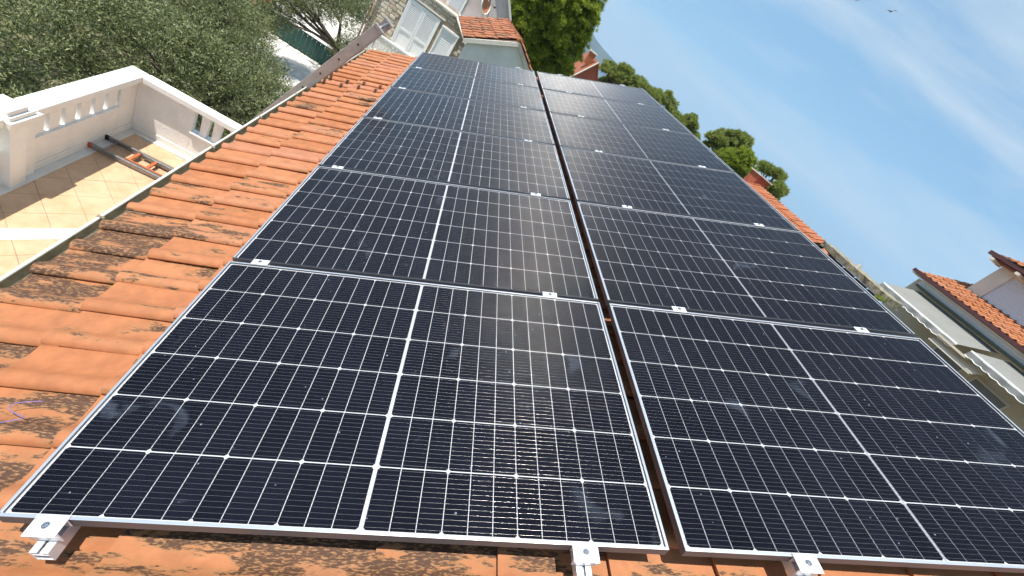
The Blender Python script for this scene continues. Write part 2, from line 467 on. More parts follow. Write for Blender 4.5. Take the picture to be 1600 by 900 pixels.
# ================================================================== THE HOUSE UNDER THE PANELS
PL, PW, PG, CG = 1.755, 1.1402, 0.023, 0.0496      # panel length (up-slope), width (along roof), gap, column gap
TP, TC = 0.198, 0.345                              # tile pitch along roof, course length
Y_EAVE = -0.800
H_TILE = -0.142
X_END = 7.22

def tile_mesh(name, material):
    prof = [(0.0, 0.0125), (0.003, 0.021), (0.014, 0.031), (0.034, 0.037), (0.054, 0.032), (0.072, 0.019), (0.088, 0.009), (0.115, 0.004), (0.165, 0.003), (0.204, 0.004)]
    n = len(prof)
    L, t, rise = 0.405, 0.013, 0.021
    mb = MB()
    ys = [(0.0, rise), (-0.20, rise * 0.5), (-L, 0.0)]
    vs = []
    for y, dz in ys:
        vs += [(x, y, z + dz) for x, z in prof]
    fs = []
    for r in range(2):
        for i in range(n - 1):
            fs.append((r * n + i, r * n + i + 1, (r + 1) * n + i + 1, (r + 1) * n + i)[::-1])
    mb.add(vs, fs, True)
    # lower end lip, side lip
    vs2 = [(x, 0.0, z + rise) for x, z in prof] + [(x, 0.0, z + rise - t) for x, z in prof]
    mb.add(vs2, [(i, n + i, n + i + 1, i + 1) for i in range(n - 1)])
    x, z = prof[0]
    mb.add([(x, 0, z + rise), (x, -L, z), (x + .006, -L, z - .011), (x + .006, 0, z + rise - .011)], [(0, 1, 2, 3)])
    m = mb.mesh(name); m.materials.append(material)
    # make faces point outward
    return m

house = thing("tiled_house", "low terracotta tiled roof of the house under the solar panels, with pale gutter", "house", (0, 0, 0))
TILE_MESH = tile_mesh("roof_tile", M['tile'])
field_v = []
def tile_pose(X, Y, jit):
    p = roofp(X + jit[0], Y + jit[1], H_TILE + jit[2])
    return p, (-TH + jit[3], jit[4], jit[5])

lichen_spots = [(1.02, -0.70, .30), (0.9, -0.75, .95), (1.25, -0.72, 1.0), (1.45, -0.7, .95), (1.6, -.45, .75), (0.35, -.4, .85), (0.2, -.55, 1.0), (0.05, -.3, .9), (0.55, -.75, .8),
                (1.15, -.3, .55), (0.0, 0.3, .8), (-0.1, .8, .98), (-.05, 1.2, 1.0), (-.05, 1.5, .9), (-.1, .12, .7), (2.2, -.3, .6),  (3.9, -.6, .55), (4.4, -.35, .6), (3.3, -.2, .55), (2.0, -.75, .6)]
def lichen_at(X, Y):
    v = random.choice((0.0, 0.0, 0.0, 0.1, 0.2, 0.3, 0.42)) if X < 2.4 else random.choice((0, 0, 0, 0, .1, .2, .3))
    for a, b, s in lichen_spots:
        if abs(X + .1 - a) < 0.13 and abs(Y + .17 - b) < 0.2: v = max(v, s)
    if X < 0.05 and 0.3 < Y < 1.6: v = max(v, random.uniform(.75, 1.15))
    return v
ncol0, ncol1 = -8, int(X_END / TP)
n_tiles = 0
for k in range(ncol0, ncol1):
    X = 0.055 + k * TP
    for c in range(0, 14):
        Y = Y_EAVE + c * TC
        if Y > 3.2: continue
        jit = (random.gauss(0, .0025), random.gauss(0, .005), random.gauss(0, .0015), random.gauss(0, .006), random.gauss(0, .010), random.gauss(0, .010))
        p, e = tile_pose(X, Y, jit)
        seen = (c <= 2 and X > -0.45) or (-0.35 < X < 0.2 and Y < 3.4) or (Y < 1.78 < Y + TC + .05 and X > -0.2)
        if seen and n_tiles < 300:
            o = link("roof_tile", TILE_MESH, house, loc=p, rot=e)
            o["lichen"] = lichen_at(X, Y)
            n_tiles += 1
        else:
            mw = Matrix.Translation(p) @ Matrix.Rotation(e[2], 4, 'Z') @ Matrix.Rotation(e[1], 4, 'Y') @ Matrix.Rotation(e[0], 4, 'X')
            field_v.append(mw)
base_v = np.array([v.co for v in TILE_MESH.vertices]); base_f = [tuple(p.vertices) for p in TILE_MESH.polygons]
mb = MB()
for mw in field_v:
    a = np.array(mw); mb.add(base_v @ a[:3, :3].T + a[:3, 3], base_f, True)
o = mb.build("tile_field", M['tile'], house); o["kind"] = "stuff"; o["lichen"] = 0.3

# boards under the tiles, both slopes, and the walls
def roof_quad(x0, x1, Ya, Yb, ha, hb):
    return [roofp(x0, Ya, ha), roofp(x1, Ya, ha), roofp(x1, Yb, ha), roofp(x0, Yb, ha), roofp(x0, Ya, hb), roofp(x1, Ya, hb), roofp(x1, Yb, hb), roofp(x0, Yb, hb)]
mb = MB(); mb.hexa(roof_quad(-1.55, X_END - .03, -0.76, 3.58, -0.23, -0.165))
mb.build("roof_deck", M['deck'], house)
rz = roofp(0, 3.60, -0.20)
mb = MB()
yb, zb = rz.y - 3.9, rz.z - 3.9 * math.tan(TH)
mb.hexa([(-1.55, rz.y, rz.z - .09), (X_END - .03, rz.y, rz.z - .09), (X_END - .03, yb, zb - .09), (-1.55, yb, zb - .09), (-1.55, rz.y, rz.z - .03), (X_END - .03, rz.y, rz.z - .03), (X_END - .03, yb, zb - .03), (-1.55, yb, zb - .03)])
mb.build("rear_roof_slope", M['tile'], house)["lichen"] = 0.4
# ridge tiles
for k in range(22):
    x0 = -1.5 + k * 0.4
    if x0 + .42 > X_END: break
    mb = MB(); n = 7
    vs, fs = [], []
    for e, r in ((0, 0.085), (0.42, 0.078)):
        for i in range(n):
            a = math.pi * i / (n - 1)
            vs.append((x0 + e, rz.y + r * math.cos(a), rz.z - .055 + 0.055 * math.sin(a)))
    fs = [(i, i + 1, n + i + 1, n + i) for i in range(n - 1)] + [tuple(range(n))]
    mb.add(vs, fs, True)
    o = mb.build("ridge_tile", M['tile'], house); o["lichen"] = 0.35
mb = MB()
mb.box(-1.5, X_END - .25, rz.y - 3.4, 0.40, -6.3, -0.72)
mb.poly_x([(0.40, -0.72), (rz.y, rz.z - .17), (rz.y - 3.4, -0.72)], -1.5, X_END - .25)
mb.build("house_wall", M['cream'], house)
# gutter: U trough, cream rolled rim, joints and brackets
GY, GZ = 0.772, -0.565
mb = MB(); n = 9
prof = []
for i in range(n):
    a = math.pi * i / (n - 1)
    prof.append((GY - 0.065 + 0.065 * math.cos(a), GZ - 0.072 * math.sin(a)))
vs, fs = [], []
for x in (-1.55, X_END + .05):
    for y, z in prof: vs.append((x, y, z))
    for y, z in prof: vs.append((x, GY - 0.065 + (y - GY + 0.065) * 0.95, GZ + (z - GZ) * 0.95))
for i in range(n - 1):
    fs.append((i, i + 1, 2 * n + i + 1, 2 * n + i)); fs.append((n + i + 1, n + i, 3 * n + i, 3 * n + i + 1))
fs.append(tuple(range(2 * n, 3 * n))[::-1])
mb.add(vs, fs, True)
gut = mb.build("gutter", M['gutter_in'], house)
mb = MB(); mb.tube([(-1.55, GY + .003, GZ), (X_END + .05, GY + .003, GZ)], 0.0085, 8)
mb.build("gutter_rim", M['cream_rim'], gut)
mb = MB(); mb.add([(-1.55, GY + .0045, GZ - .005), (X_END + .05, GY + .0045, GZ - .005), (X_END + .05, GY + .0045, GZ - .07), (-1.55, GY + .0045, GZ - .07)], [(0, 1, 2, 3)])
mb.build("gutter_face", M['cream_rim'], gut)
for xg in (0.55, 1.62, 2.75, 3.55, 4.4, 5.3, 6.2, 6.95):
    mb = MB(); mb.box(xg - .008, xg + .008, GY - .02, GY + .013, GZ - .012, GZ + .011)
    mb.build("gutter_clip", M['gutter_in'], gut)
mb = MB(); mb.box(-1.5, X_END - .02, 0.615, 0.632, -0.76, -0.53); mb.build("fascia_board", M['cream_rim'], house)
mb = MB(); mb.box(X_END + .02, X_END + .14, 0.52, GY + .03, GZ - .12, GZ + .02); mb.build("gutter_end_cap", M['gutter_in'], gut)
mb = MB(); mb.add([(.02, 0, .03), (.16, .02, .035), (.17, .16, .05), (.05, .17, .04)], [(0, 1, 2, 3)])

# ================================================================== SOLAR PANELS
FR = 0.0090                        # visible frame flange
def bar_mesh(x0, x1, y0, y1, material):
    mb = MB(); mb.box(x0, x1, y0, y1, -0.035, 0.0)
    m = mb.mesh("frame_bar"); m.materials.append(material); m.materials.append(M['frame_side_shade'])
    for p in m.polygons: p.material_index = 0 if p.normal.z > .5 else 1  # top face keeps the bar colour, all other faces take the painted shade
    return m
MX, MY, CGAP = 0.0125, 0.0150, 0.0100
PXc = (PW - 2 * MX) / 6.0
PYc = (PL - 2 * MY - CGAP) / 24.0
GX, GYc = 0.0038, 0.0023
def cell_mesh(kind):               # thirds of a square cell: chamfer only at the outer corners
    hx, hy, c = (PXc - GX) / 2, (PYc - GYc) / 2, 0.0065
    up = [(-hx, -hy + (c if kind == 'b' else 0)), (-hx + c, -hy)] if kind == 'b' else [(-hx, -hy)]
    p = []
    if kind == 'b': p += [(-hx, -hy + c), (-hx + c, -hy), (hx - c, -hy), (hx, -hy + c)]
    else: p += [(-hx, -hy), (hx, -hy)]
    if kind == 'a': p += [(hx, hy - c), (hx - c, hy), (-hx + c, hy), (-hx, hy - c)]
    else: p += [(hx, hy), (-hx, hy)]
    mb = MB(); mb.add([(x, y, 0) for x, y in p], [tuple(range(len(p)))])
    m = mb.mesh("solar_cell"); m.materials.append(M['cell']); return m
CELLS = {k: cell_mesh(k) for k in 'amb'}
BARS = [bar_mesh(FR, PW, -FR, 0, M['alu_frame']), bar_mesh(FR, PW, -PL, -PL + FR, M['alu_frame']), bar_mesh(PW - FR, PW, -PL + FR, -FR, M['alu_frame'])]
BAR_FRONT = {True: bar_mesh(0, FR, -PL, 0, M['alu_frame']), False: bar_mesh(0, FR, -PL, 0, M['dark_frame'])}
def sheet_mesh(name, z, material, inset=FR - 0.0005):
    mb = MB(); mb.add([(inset, -PL + inset, z), (PW - inset, -PL + inset, z), (PW - inset, -inset, z), (inset, -inset, z)], [(0, 1, 2, 3)])
    m = mb.mesh(name); m.materials.append(material); return m
BACK = sheet_mesh("backsheet", -0.0085, M['backsheet'])
GLASS = sheet_mesh("glass", -0.0025, M['glass'])
mb = MB(); mb.add([(FR, -PL + FR, -.0095), (PW - FR, -PL + FR, -.0095), (PW - FR, -FR, -.0095), (FR, -FR, -.0095)], [(3, 2, 1, 0)])
UNDER = mb.mesh("underside"); UNDER.materials.append(M['black'])
def wires_mesh():
    mb = MB(); rad = 0.00032; nb = 12
    ang = [math.radians(a) for a in (0, 45, 90, 135, 180)]
    for half in (0, 1):
        y0 = -(MY + half * (12 * PYc + CGAP)) + 0.003
        y1 = y0 - 12 * PYc - 0.006
        for r in range(6):
            for b in range(nb):
                xc = MX + r * PXc + GX / 2 + (b + 0.5) * (PXc - GX) / nb
                vs = []
                for y in (y0, y1):
                    vs += [(xc + rad * math.cos(a), y, -0.0064 + rad * math.sin(a)) for a in ang]
                mb.add(vs, [(i, 5 + i, 5 + i + 1, i + 1) for i in range(4)], True)
    m = mb.mesh("cell_wires"); m.materials.append(M['wire']); return m
WIRES = wires_mesh()
mb = MB()
yc = -(MY + 12 * PYc + CGAP / 2)
for s in (-1, 1):
    mb.add([(MX, yc + s * .0028 - .0013, -.0072), (PW - MX, yc + s * .0028 - .0013, -.0072), (PW - MX, yc + s * .0028 + .0013, -.0072), (MX, yc + s * .0028 + .0013, -.0072)], [(0, 1, 2, 3)])
RIB = mb.mesh("bus_ribbon"); RIB.materials.append(M['ribbon'])
ORD = ("front", "second", "third", "fourth", "fifth", "last and farthest")
def cell_positions():
    for c in range(24):
        kind = 'amb'[c % 3]
        y = -(MY + (c + 0.5) * PYc + (CGAP if c >= 12 else 0))
        for r in range(6):
            yield kind, MX + (r + 0.5) * PXc, y
# joined sheet of cells for the far rows, where a cell is only a few pixels
mb = MB()
for kind, x, y in cell_positions():
    me = CELLS[kind]; mb.add([(v.co.x + x, v.co.y + y, 0) for v in me.vertices], [tuple(range(len(me.vertices)))])
CELLSHEET = mb.mesh("cell_sheet"); CELLSHEET.materials.append(M['cell'])
HZ_CELL = -0.0074
for col in (0, 1):
    for row in range(6):
        side = "column nearest the gutter" if col == 0 else "right hand column, away from gutter"
        root = thing("solar_panel", f"{ORD[row]} dark solar panel in the {side}", "solar panel",
                     roofp(row * (PW + PG), col * (PL + CG), 0), (-TH + random.gauss(0, .0008), random.gauss(0, .0008), 0), "solar panels laid in two columns on the roof")
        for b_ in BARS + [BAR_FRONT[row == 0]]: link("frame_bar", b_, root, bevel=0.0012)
        link("backsheet", BACK, root); link("underside", UNDER, root)
        link("bus_ribbon", RIB, root)
        w = link("cell_wires", WIRES, root); w["kind"] = "stuff"
        if row <= 3:
            for kind, x, y in cell_positions():
                link("solar_cell", CELLS[kind], root, loc=(x, y, HZ_CELL))
        else:
            o = link("cell_sheet", CELLSHEET, root, loc=(0, 0, HZ_CELL)); o["kind"] = "stuff"
        link("glass", GLASS, root)

# mounting rails with their clamps
RAIL_X0, RAIL_X1 = -0.064, 6 * PW + 5 * PG + 0.05
RAIL_TOP = -0.0365
def rail_mesh():
    mb = MB(); w = 0.0215; L = RAIL_X1 - RAIL_X0; z1 = RAIL_TOP
    mb.box(0, L, -w, -w + .003, z1 - .040, z1); mb.box(0, L, w - .003, w, z1 - .040, z1)
    mb.box(0, L, -w + .003, w - .003, z1 - .040, z1 - .037); mb.box(0, L, -w + .003, w - .003, z1 - .016, z1 - .013)
    mb.box(0, L, -w + .003, -.0048, z1 - .003, z1); mb.box(0, L, .0048, w - .003, z1 - .003, z1)
    m = mb.mesh("rail"); m.materials.append(M['alu']); return m
RAIL = rail_mesh()
def bolt_mesh():
    mb = MB()
    mb.tube([(0, 0, 0), (0, 0, .004)], 0.0085, 14); mb.tube([(0, 0, .004), (0, 0, .0075)], [.0062, .0056], 6, smooth=False)
    m = mb.mesh("bolt"); m.materials.append(M['steel']); return m
BOLT = bolt_mesh()
def end_clamp_mesh(sgn):
    mb = MB(); hw = 0.037
    mb.box(-.0365 * sgn, .0085 * sgn, -hw, hw, .0006, .0040)        # top plate lapping the frame
    mb.box(-.0365 * sgn, -.0335 * sgn, -hw, hw, RAIL_TOP + .001, .0006)
    mb.box(-.0050 * sgn, -.0020 * sgn, -hw, hw, -.026, .0006)
    mb.box(-.0440 * sgn, -.0365 * sgn, -hw, hw, .0010, .0030)
    m = mb.mesh("end_clamp"); m.materials.append(M['alu']); return m
def mid_clamp_mesh():
    mb = MB(); hw = 0.036
    mb.box(-.019, .019, -hw, hw, .0006, .0044); mb.box(-.0085, -.0055, -hw, hw, -.024, .0006); mb.box(.0055, .0085, -hw, hw, -.024, .0006)
    m = mb.mesh("mid_clamp"); m.materials.append(M['alu']); return m
EC_F, EC_B, MC = end_clamp_mesh(1), end_clamp_mesh(-1), mid_clamp_mesh()
rail_names = {0.131: "aluminium mounting rail with clamps nearest the gutter", 1.502: "aluminium mounting rail with clamps just left of the dark gap between panel columns",
              2.180: "aluminium mounting rail with clamps just right of the dark gap between panel columns", 3.216: "aluminium mounting rail with clamps along the upper right edge of the panels"}
for Y, lab in rail_names.items():
    root = thing("mounting_rail", lab, "rail", roofp(0, Y, 0), ROOF_ROT, "rails that carry the solar panels")
    link("rail", RAIL, root, loc=(RAIL_X0, 0, 0))
    o = link("end_clamp", EC_F, root, bevel=0.0006); link("bolt", BOLT, o, loc=(-.018, 0, .0040))
    o = link("end_clamp", EC_B, root, bevel=0.0006, loc=(6 * PW + 5 * PG, 0, 0)); link("bolt", BOLT, o, loc=(.018, 0, .0040))
    for k in range(1, 6):
        o = link("mid_clamp", MC, root, bevel=0.0006, loc=(k * (PW + PG) - PG / 2, 0, 0)); link("bolt", BOLT, o, loc=(0, 0, .0044))
    for k in range(5):             # hooks that hold the rail off the tiles
        mb = MB(); x = 0.6 + k * 1.5
        mb.box(x - .015, x + .015, -.02, .026, -.105, RAIL_TOP - .040); mb.box(x - .015, x + .015, -.12, .03, -.112, -.105)
        mb.build("roof_hook", M['steel'], root)

# scrap of wire on the tiles
mb = MB(); P = [roofp(0.30 + .03 * t, -.30 + .05 * math.sin(t * 2.2) + .018 * t, -.088 + .008 * math.sin(t * 3)) for t in [k_ * .2 for k_ in range(16)]]
mb.tube(P, 0.0014, 6)
tag(mb.build("wire_offcut", mat("violet_wire", (0.22, 0.16, 0.42), 0.4)), "thin violet curl of wire lying on the tiles beside the front panel", "wire")

# ================================================================== BALCONY
ZF = -3.30
balc = thing("balcony", "white walled balcony with balustrade and peach tiled floor below the gutter", "balcony", (4.4, 1.8, ZF - .25))
BO = Vector((4.4, 1.8, ZF - .25))
class BB(MB):                     # world coordinates -> local to the balcony root
    def build(s, name, m, parent=None, bevel=0):
        s.v = [tuple(Vector(p) - BO) for p in s.v]
        return MB.build(s, name, m, parent, bevel)
mb = BB(); mb.box(0.5, 6.45, 0.42, 3.30, ZF - .25, ZF - .012); mb.build("floor_slab", mat("tile_grout", (0.52, 0.42, 0.32), 0.9), balc)
TILE_FLOOR = mat("peach_floor_tile", (0.62, 0.415, 0.265), 0.45, color2=(0.54, 0.335, 0.195), scale=5, detail=6)
s_t = 0.325
a45 = R(45)
mbt = MB(); h = s_t / 2 - .0018; mbt.box(-h, h, -h, h, -.010, 0.0)
FT = mbt.mesh("floor_tile"); FT.materials.append(TILE_FLOOR)
for i in range(-14, 22):
    for j in range(-14, 22):
        u, v = (i + .5) * s_t, (j + .5) * s_t
        x = 3.80 + (u - v) * math.cos(a45); y = 2.40 + (u + v) * math.sin(a45)
        if not (2.2 < x < 6.28 - .10 and 0.62 < y < 3.03 + .08): continue
        if abs((x - 3.63) + (y - 2.50)) / 1.414 < 0.20 and y > 1.6: pass
        o = link("floor_tile", FT, balc, loc=Vector((x, y, ZF + random.uniform(-.0006, .0006))) - BO, rot=(random.gauss(0, .0012), random.gauss(0, .0012), a45))
# white border strips
mb = BB(); mb.box(1.0, 6.30, 3.035, 3.16, ZF - .01, ZF + .006); mb.box(6.19, 6.31, 0.5, 3.035, ZF - .01, ZF + .0075); mb.build("marble_border", M['marble'], balc)
mb = BB()
d = Vector((.707, -.707, 0)); nn = Vector((.707, .707, 0)); c0 = Vector((3.20, 2.98, ZF + .0045))
mb.add([c0 - nn * .085, c0 + d * 2.6 - nn * .085, c0 + d * 2.6 + nn * .085, c0 + nn * .085], [(0, 1, 2, 3)])
mb.build("white_tile_strip", M['coping'], balc)
# parapets: low walls, solid corner pieces
WI, WO = 3.15, 3.27
mb = BB(); mb.box(4.55, 5.97, WI + .0, WO, ZF, ZF + .46); mb.build("low_wall", M['smooth_white'], balc, 0.006)
mb = BB(); mb.box(5.97, 6.40, WI, WO + .002, ZF, -2.46); mb.build("corner_wall", M['white_wall'], balc, 0.006)
mb = BB(); mb.box(6.30, 6.40, 2.385, WI, ZF, -2.462); mb.build("end_wall", M['white_wall'], balc, 0.006)
mb = BB(); mb.box(6.302, 6.398, 0.45, 2.385, ZF, ZF + .43); mb.build("low_wall", M['white_wall'], balc, 0.006)
mb = BB(); mb.box(4.54, 5.975, WI - .02, WO + .01, ZF + .46, ZF + .485); mb.build("sill", M['smooth_white'], balc, 0.004)
mb = BB(); mb.box(6.26, 6.41, 0.45, 2.39, ZF + .43, ZF + .455); mb.build("sill", M['smooth_white'], balc, 0.004)
mb = BB(); mb.box(4.56, 6.30, WI - .016, WI - .001, ZF + .0065, ZF + .10); mb.box(6.285, 6.299, .5, WI - .016, ZF + .008, ZF + .10); mb.build("skirting", M['coping'], balc, 0.003)
mb = BB()
mb.box(4.50, 6.38, 3.065, 3.285, -2.46, -2.365); mb.build("coping", M['coping'], balc, 0.012)
mb = BB(); mb.box(6.215, 6.395, 0.45, 3.0651, -2.459, -2.366); mb.build("coping", M['coping'], balc, 0.012)
def baluster(xa, xb, y0, y1, z0, z1, along):
    mb = BB(); w = (xb - xa) / 2; c = (xa + xb) / 2
    def ring(z, k, q=1.0):
        if along == 'x': return [(c - w * k, y0 + (1 - q) * .02, z), (c + w * k, y0 + (1 - q) * .02, z), (c + w * k, y1 - (1 - q) * .02, z), (c - w * k, y1 - (1 - q) * .02, z)]
        return [(y0, c - w * k, z), (y1, c - w * k, z), (y1, c + w * k, z), (y0, c + w * k, z)]
    lv = [(z0, .74), (z0 + (z1 - z0) * .5, .86), (z1, 1.0)]
    vs = []; fs = []
    for z, k in lv: vs += ring(z, k)
    for r in range(2):
        for i in range(4): fs.append((r * 4 + i, r * 4 + (i + 1) % 4, r * 4 + 4 + (i + 1) % 4, r * 4 + 4 + i))
    mb.add(vs, fs)
    mb.build("baluster", M['smooth_white'], balc, 0.004)
for xa in (4.565, 4.795, 5.03, 5.272, 5.508, 5.748):
    baluster(xa, xa + .190, WI + .012, WI + .108, ZF + .484, -2.459, 'x')
for ya in (2.17, 2.00, 1.77, 1.54, 1.31, 1.08, .85):
    baluster(ya, ya + .125, 6.31, 6.39, ZF + .454, -2.4585, 'y')
# pillar with its two-step cap
mb = BB(); mb.box(4.36, 4.555, 3.115, 3.29, ZF + .005, -2.47); mb.box(4.16, 4.36, 3.06, 3.33, ZF + .006, -2.471); mb.build("pillar", M['smooth_white'], balc, 0.006)
mb = BB(); mb.box(4.12, 4.52, 3.02, 3.36, -2.468, -2.395); mb.box(4.15, 4.47, 3.05, 3.33, -2.396, -2.350); mb.box(4.16, 4.40, 3.075, 3.30, -2.351, -2.295); mb.build("pillar_cap", M['coping'], balc, 0.008)
mb = BB(); mb.box(1.0, 4.16, WI, WO, ZF, ZF + .46); mb.build("low_wall", M['smooth_white'], balc)
mb = BB(); mb.box(1.0, 4.12, 3.075, 3.285, -2.459, -2.364); mb.build("coping", M['coping'], balc, .01)
for xa in np.arange(1.2, 3.95, .235): baluster(xa, xa + .145, WI + .01, WI + .085, ZF + .459, -2.4585, 'x')
# supporting posts and wall under the balcony
mb = BB(); mb.box(0.6, 6.35, 3.0, 3.25, -6.3, ZF - .25); mb.build("support_wall", M['cream'], balc)

# ladder lying on the balcony floor
lad = thing("lying_ladder", "grey and orange ladder lying on the balcony floor under the low wall", "ladder", (5.58, 2.2, ZF))
zl = .055
for x in (-.155, .165):
    mb = MB(); mb.box(x - .017, x + .017, -1.0, .90, zl - .034, zl + .034); mb.build("stile", M['ladder_alu'], lad, 0.003)
    mb = MB(); mb.box(x - .018, x + .018, .88, .97, zl - .036, zl + .036); mb.build("end_cap", M['red_cap'] if x < 0 else M['black'], lad, 0.008)
for x in (-.118, .128):
    mb = MB(); mb.box(x - .014, x + .014, -1.0, .52 if x < 0 else .44, zl - .022, zl + .042); mb.build("slide_stile", M['orange'] if x < 0 else M['ladder_alu'], lad, 0.003)
for y in (.78, .50):
    mb = MB(); mb.tube([(-.15, y, zl), (.16, y, zl)], .016, 8); mb.build("rung", M['ladder_alu'], lad)
for y in (.48, .26, .0, -.26, -.52, -.78):
    mb = MB(); mb.box(-.115, .125, y - .020, y + .020, zl + .008, zl + .036); mb.build("slide_rung", M['orange'], lad, 0.004)

# leaning ladder whose stile rises past the gutter
def leaning_ladder():
    top = Vector((4.63, 0.325, 0.455)); u = Vector((-0.08, -0.42, 0.90)).normalized()
    foot = top + u * ((ZF + .01 - top.z) / u.z)
    root = thing("leaning_ladder", "tall dull grey ladder leaning on the gutter, holes along its side", "ladder", foot)
    L = (top - foot).length
    ax = (Vector((1, 0, 0)) - u * u.x).normalized()         # along the rungs
    b = u.cross(ax).normalized()                             # depth of the stile
    rotm = Matrix((ax, b, u)).transposed().to_4x4()
    root.matrix_world = Matrix.Translation(foot) @ rotm
    for x in (0.0, 0.36):
        mb = MB(); mb.box(x - .013, x + .013, -.052, .052, 0, L); s = mb.build("stile", M['grey_ladder'], root, 0.004)
        k = 0.18
        while k < L:
            mb = MB(); mb.tube([(x - .0145, 0, k), (x - .0128, 0, k)], .0115, 10); mb.build("rung_hole", M['dark'], s); k += 0.282
        mb = MB(); mb.box(x - .016, x + .016, -.056, .056, L - .03, L + .004); mb.build("stile_cap", M['grey_ladder'], s, .004)
    k = 0.18
    while k < L:
        mb = MB(); mb.tube([(.010, 0, k), (.35, 0, k)], .015, 8); mb.build("rung", M['ladder_alu'], root); k += 0.282
leaning_ladder()

# ================================================================== STONE HOUSE AHEAD
SX = 23.0
sh = thing("stone_house", "stone block house with white shutters and upper floor ahead of the roof end", "house", (SX, 1.5, -6.3))
SO = Vector((SX, 1.5, -6.3))
class SB(MB):
    def build(s, name, m, parent=None, bevel=0):
        s.v = [tuple(Vector(p) - SO) for p in s.v]
        return MB.build(s, name, m, parent, bevel)
outline = [(3.60, -6.3), (3.60, -1.30), (0.20, -1.30), (-0.80, -2.16), (-0.80, -6.3)]
mb = SB(); mb.poly_x(outline, SX, SX + 7); mb.build("wall", M['mortar'], sh)
DOOR = (0.83, 2.30, -3.95, -1.86); WIN = (-0.22, 0.58, -3.40, -1.98)
stone_mats = [mat("stone_block_a", (0.66, 0.57, 0.44), 0.95, var=0.2, scale=8, bump=.5, bscale=14), mat("stone_block_b", (0.72, 0.63, 0.50), 0.95, var=0.18, scale=8, bump=.5, bscale=14), mat("stone_block_c", (0.58, 0.48, 0.35), 0.95, var=0.2, scale=8, bump=.5, bscale=14)]
block_meshes = []
for sm_ in stone_mats:
    mb = MB(); c = .10
    mb.hexa([(0, -.5, -.5), (0, -.5, .5), (0, .5, .5), (0, .5, -.5), (-1, -.44, -.40), (-1, -.44, .40), (-1, .44, .40), (-1, .44, -.40)])
    m_ = mb.mesh("stone_block"); m_.materials.append(sm_); block_meshes.append(m_)
def right_limit(z):
    return 0.20 if z > -1.30 else (0.20 - (-1.30 - z) * (1.0 / 0.86) if z > -2.16 else -0.80)
z = -5.0; nb_ = 0
while z < -1.36:
    hh = random.choice((.145, .165, .185))
    zc = z + hh / 2
    y = 3.58
    while y > -0.8:
        ww = random.uniform(.20, .40)
        yc_ = y - ww / 2
        ok = yc_ - ww / 2 > right_limit(zc + hh / 2) + .01
        for (a, b_, c_, d_) in (DOOR, WIN):
            if yc_ + ww / 2 > a - .03 and yc_ - ww / 2 < b_ + .03 and zc + hh / 2 > c_ and zc - hh / 2 < d_ + .03: ok = False
        if -1.78 < zc < -1.62 and yc_ < 3.55: ok = False
        if ok and nb_ < 300:
            o = link("stone_block", random.choice(block_meshes), sh, loc=Vector((SX + .002, yc_, zc)) - SO)
            o.scale = (random.uniform(.018, .04), ww - .018, hh - .016); nb_ += 1
        y -= ww
    z += hh
# mouldings
mb = SB(); mb.box(SX - .07, SX + .02, 0.60, 3.56, -1.745, -1.665); mb.build("moulding", M['cream'], sh, .01)
mb = SB(); mb.box(SX - .10, SX + .3, 0.16, 3.66, -1.30, -1.22); mb.build("terrace_edge", M['cream'], sh, .01)
# double shutter door
def louvre(parent, mbk, x, y0, y1, z0, z1, n, name="louvre"):
    mb = mbk()
    for i in range(n):
        zz = z0 + (i + .5) * (z1 - z0) / n; t = (z1 - z0) / n
        mb.hexa([(x, y0, zz - t * .42), (x + .03, y0, zz - t * .1), (x + .03, y1, zz - t * .1), (x, y1, zz - t * .42), (x, y0, zz - t * .30), (x + .03, y0, zz + t * .3), (x + .03, y1, zz + t * .3), (x, y1, zz - t * .30)])
    return mb.build(name, M['shutter'], parent)
mb = SB(); mb.box(SX - .05, SX + .03, DOOR[0] - .05, DOOR[0], DOOR[2], DOOR[3]); mb.box(SX - .05, SX + .03, DOOR[1], DOOR[1] + .07, DOOR[2], DOOR[3]); mb.box(SX - .05, SX + .03, DOOR[0] - .05, DOOR[1] + .07, DOOR[3], DOOR[3] + .07)
door = mb.build("shutter_door", M['shutter'], sh, .006)
class DB(SB): pass
ymid = (DOOR[0] + DOOR[1]) / 2
zr = DOOR[2] + 0.40 * (DOOR[3] - DOOR[2])
for (a, b_) in ((DOOR[0], ymid - .006), (ymid + .006, DOOR[1])):
    mb = SB()
    mb.box(SX - .035, SX + .012, a, a + .09, DOOR[2], DOOR[3] - .002); mb.box(SX - .035, SX + .012, b_ - .09, b_, DOOR[2], DOOR[3] - .002)
    mb.box(SX - .034, SX + .012, a + .09, b_ - .09, DOOR[3] - .11, DOOR[3] - .002); mb.box(SX - .034, SX + .012, a + .09, b_ - .09, zr - .06, zr + .06); mb.box(SX - .034, SX + .012, a + .09, b_ - .09, DOOR[2], DOOR[2] + .1)
    mb.box(SX - .006, SX + .011, a + .09, b_ - .09, DOOR[2] + .1, zr - .06)
    mb.box(SX + .0, SX + .011, a + .09, b_ - .09, zr + .06, DOOR[3] - .11)
    mb.build("shutter_leaf", M['shutter'], door)
    louvre(door, SB, SX - .028, a + .09, b_ - .09, zr + .06, DOOR[3] - .11, 16)
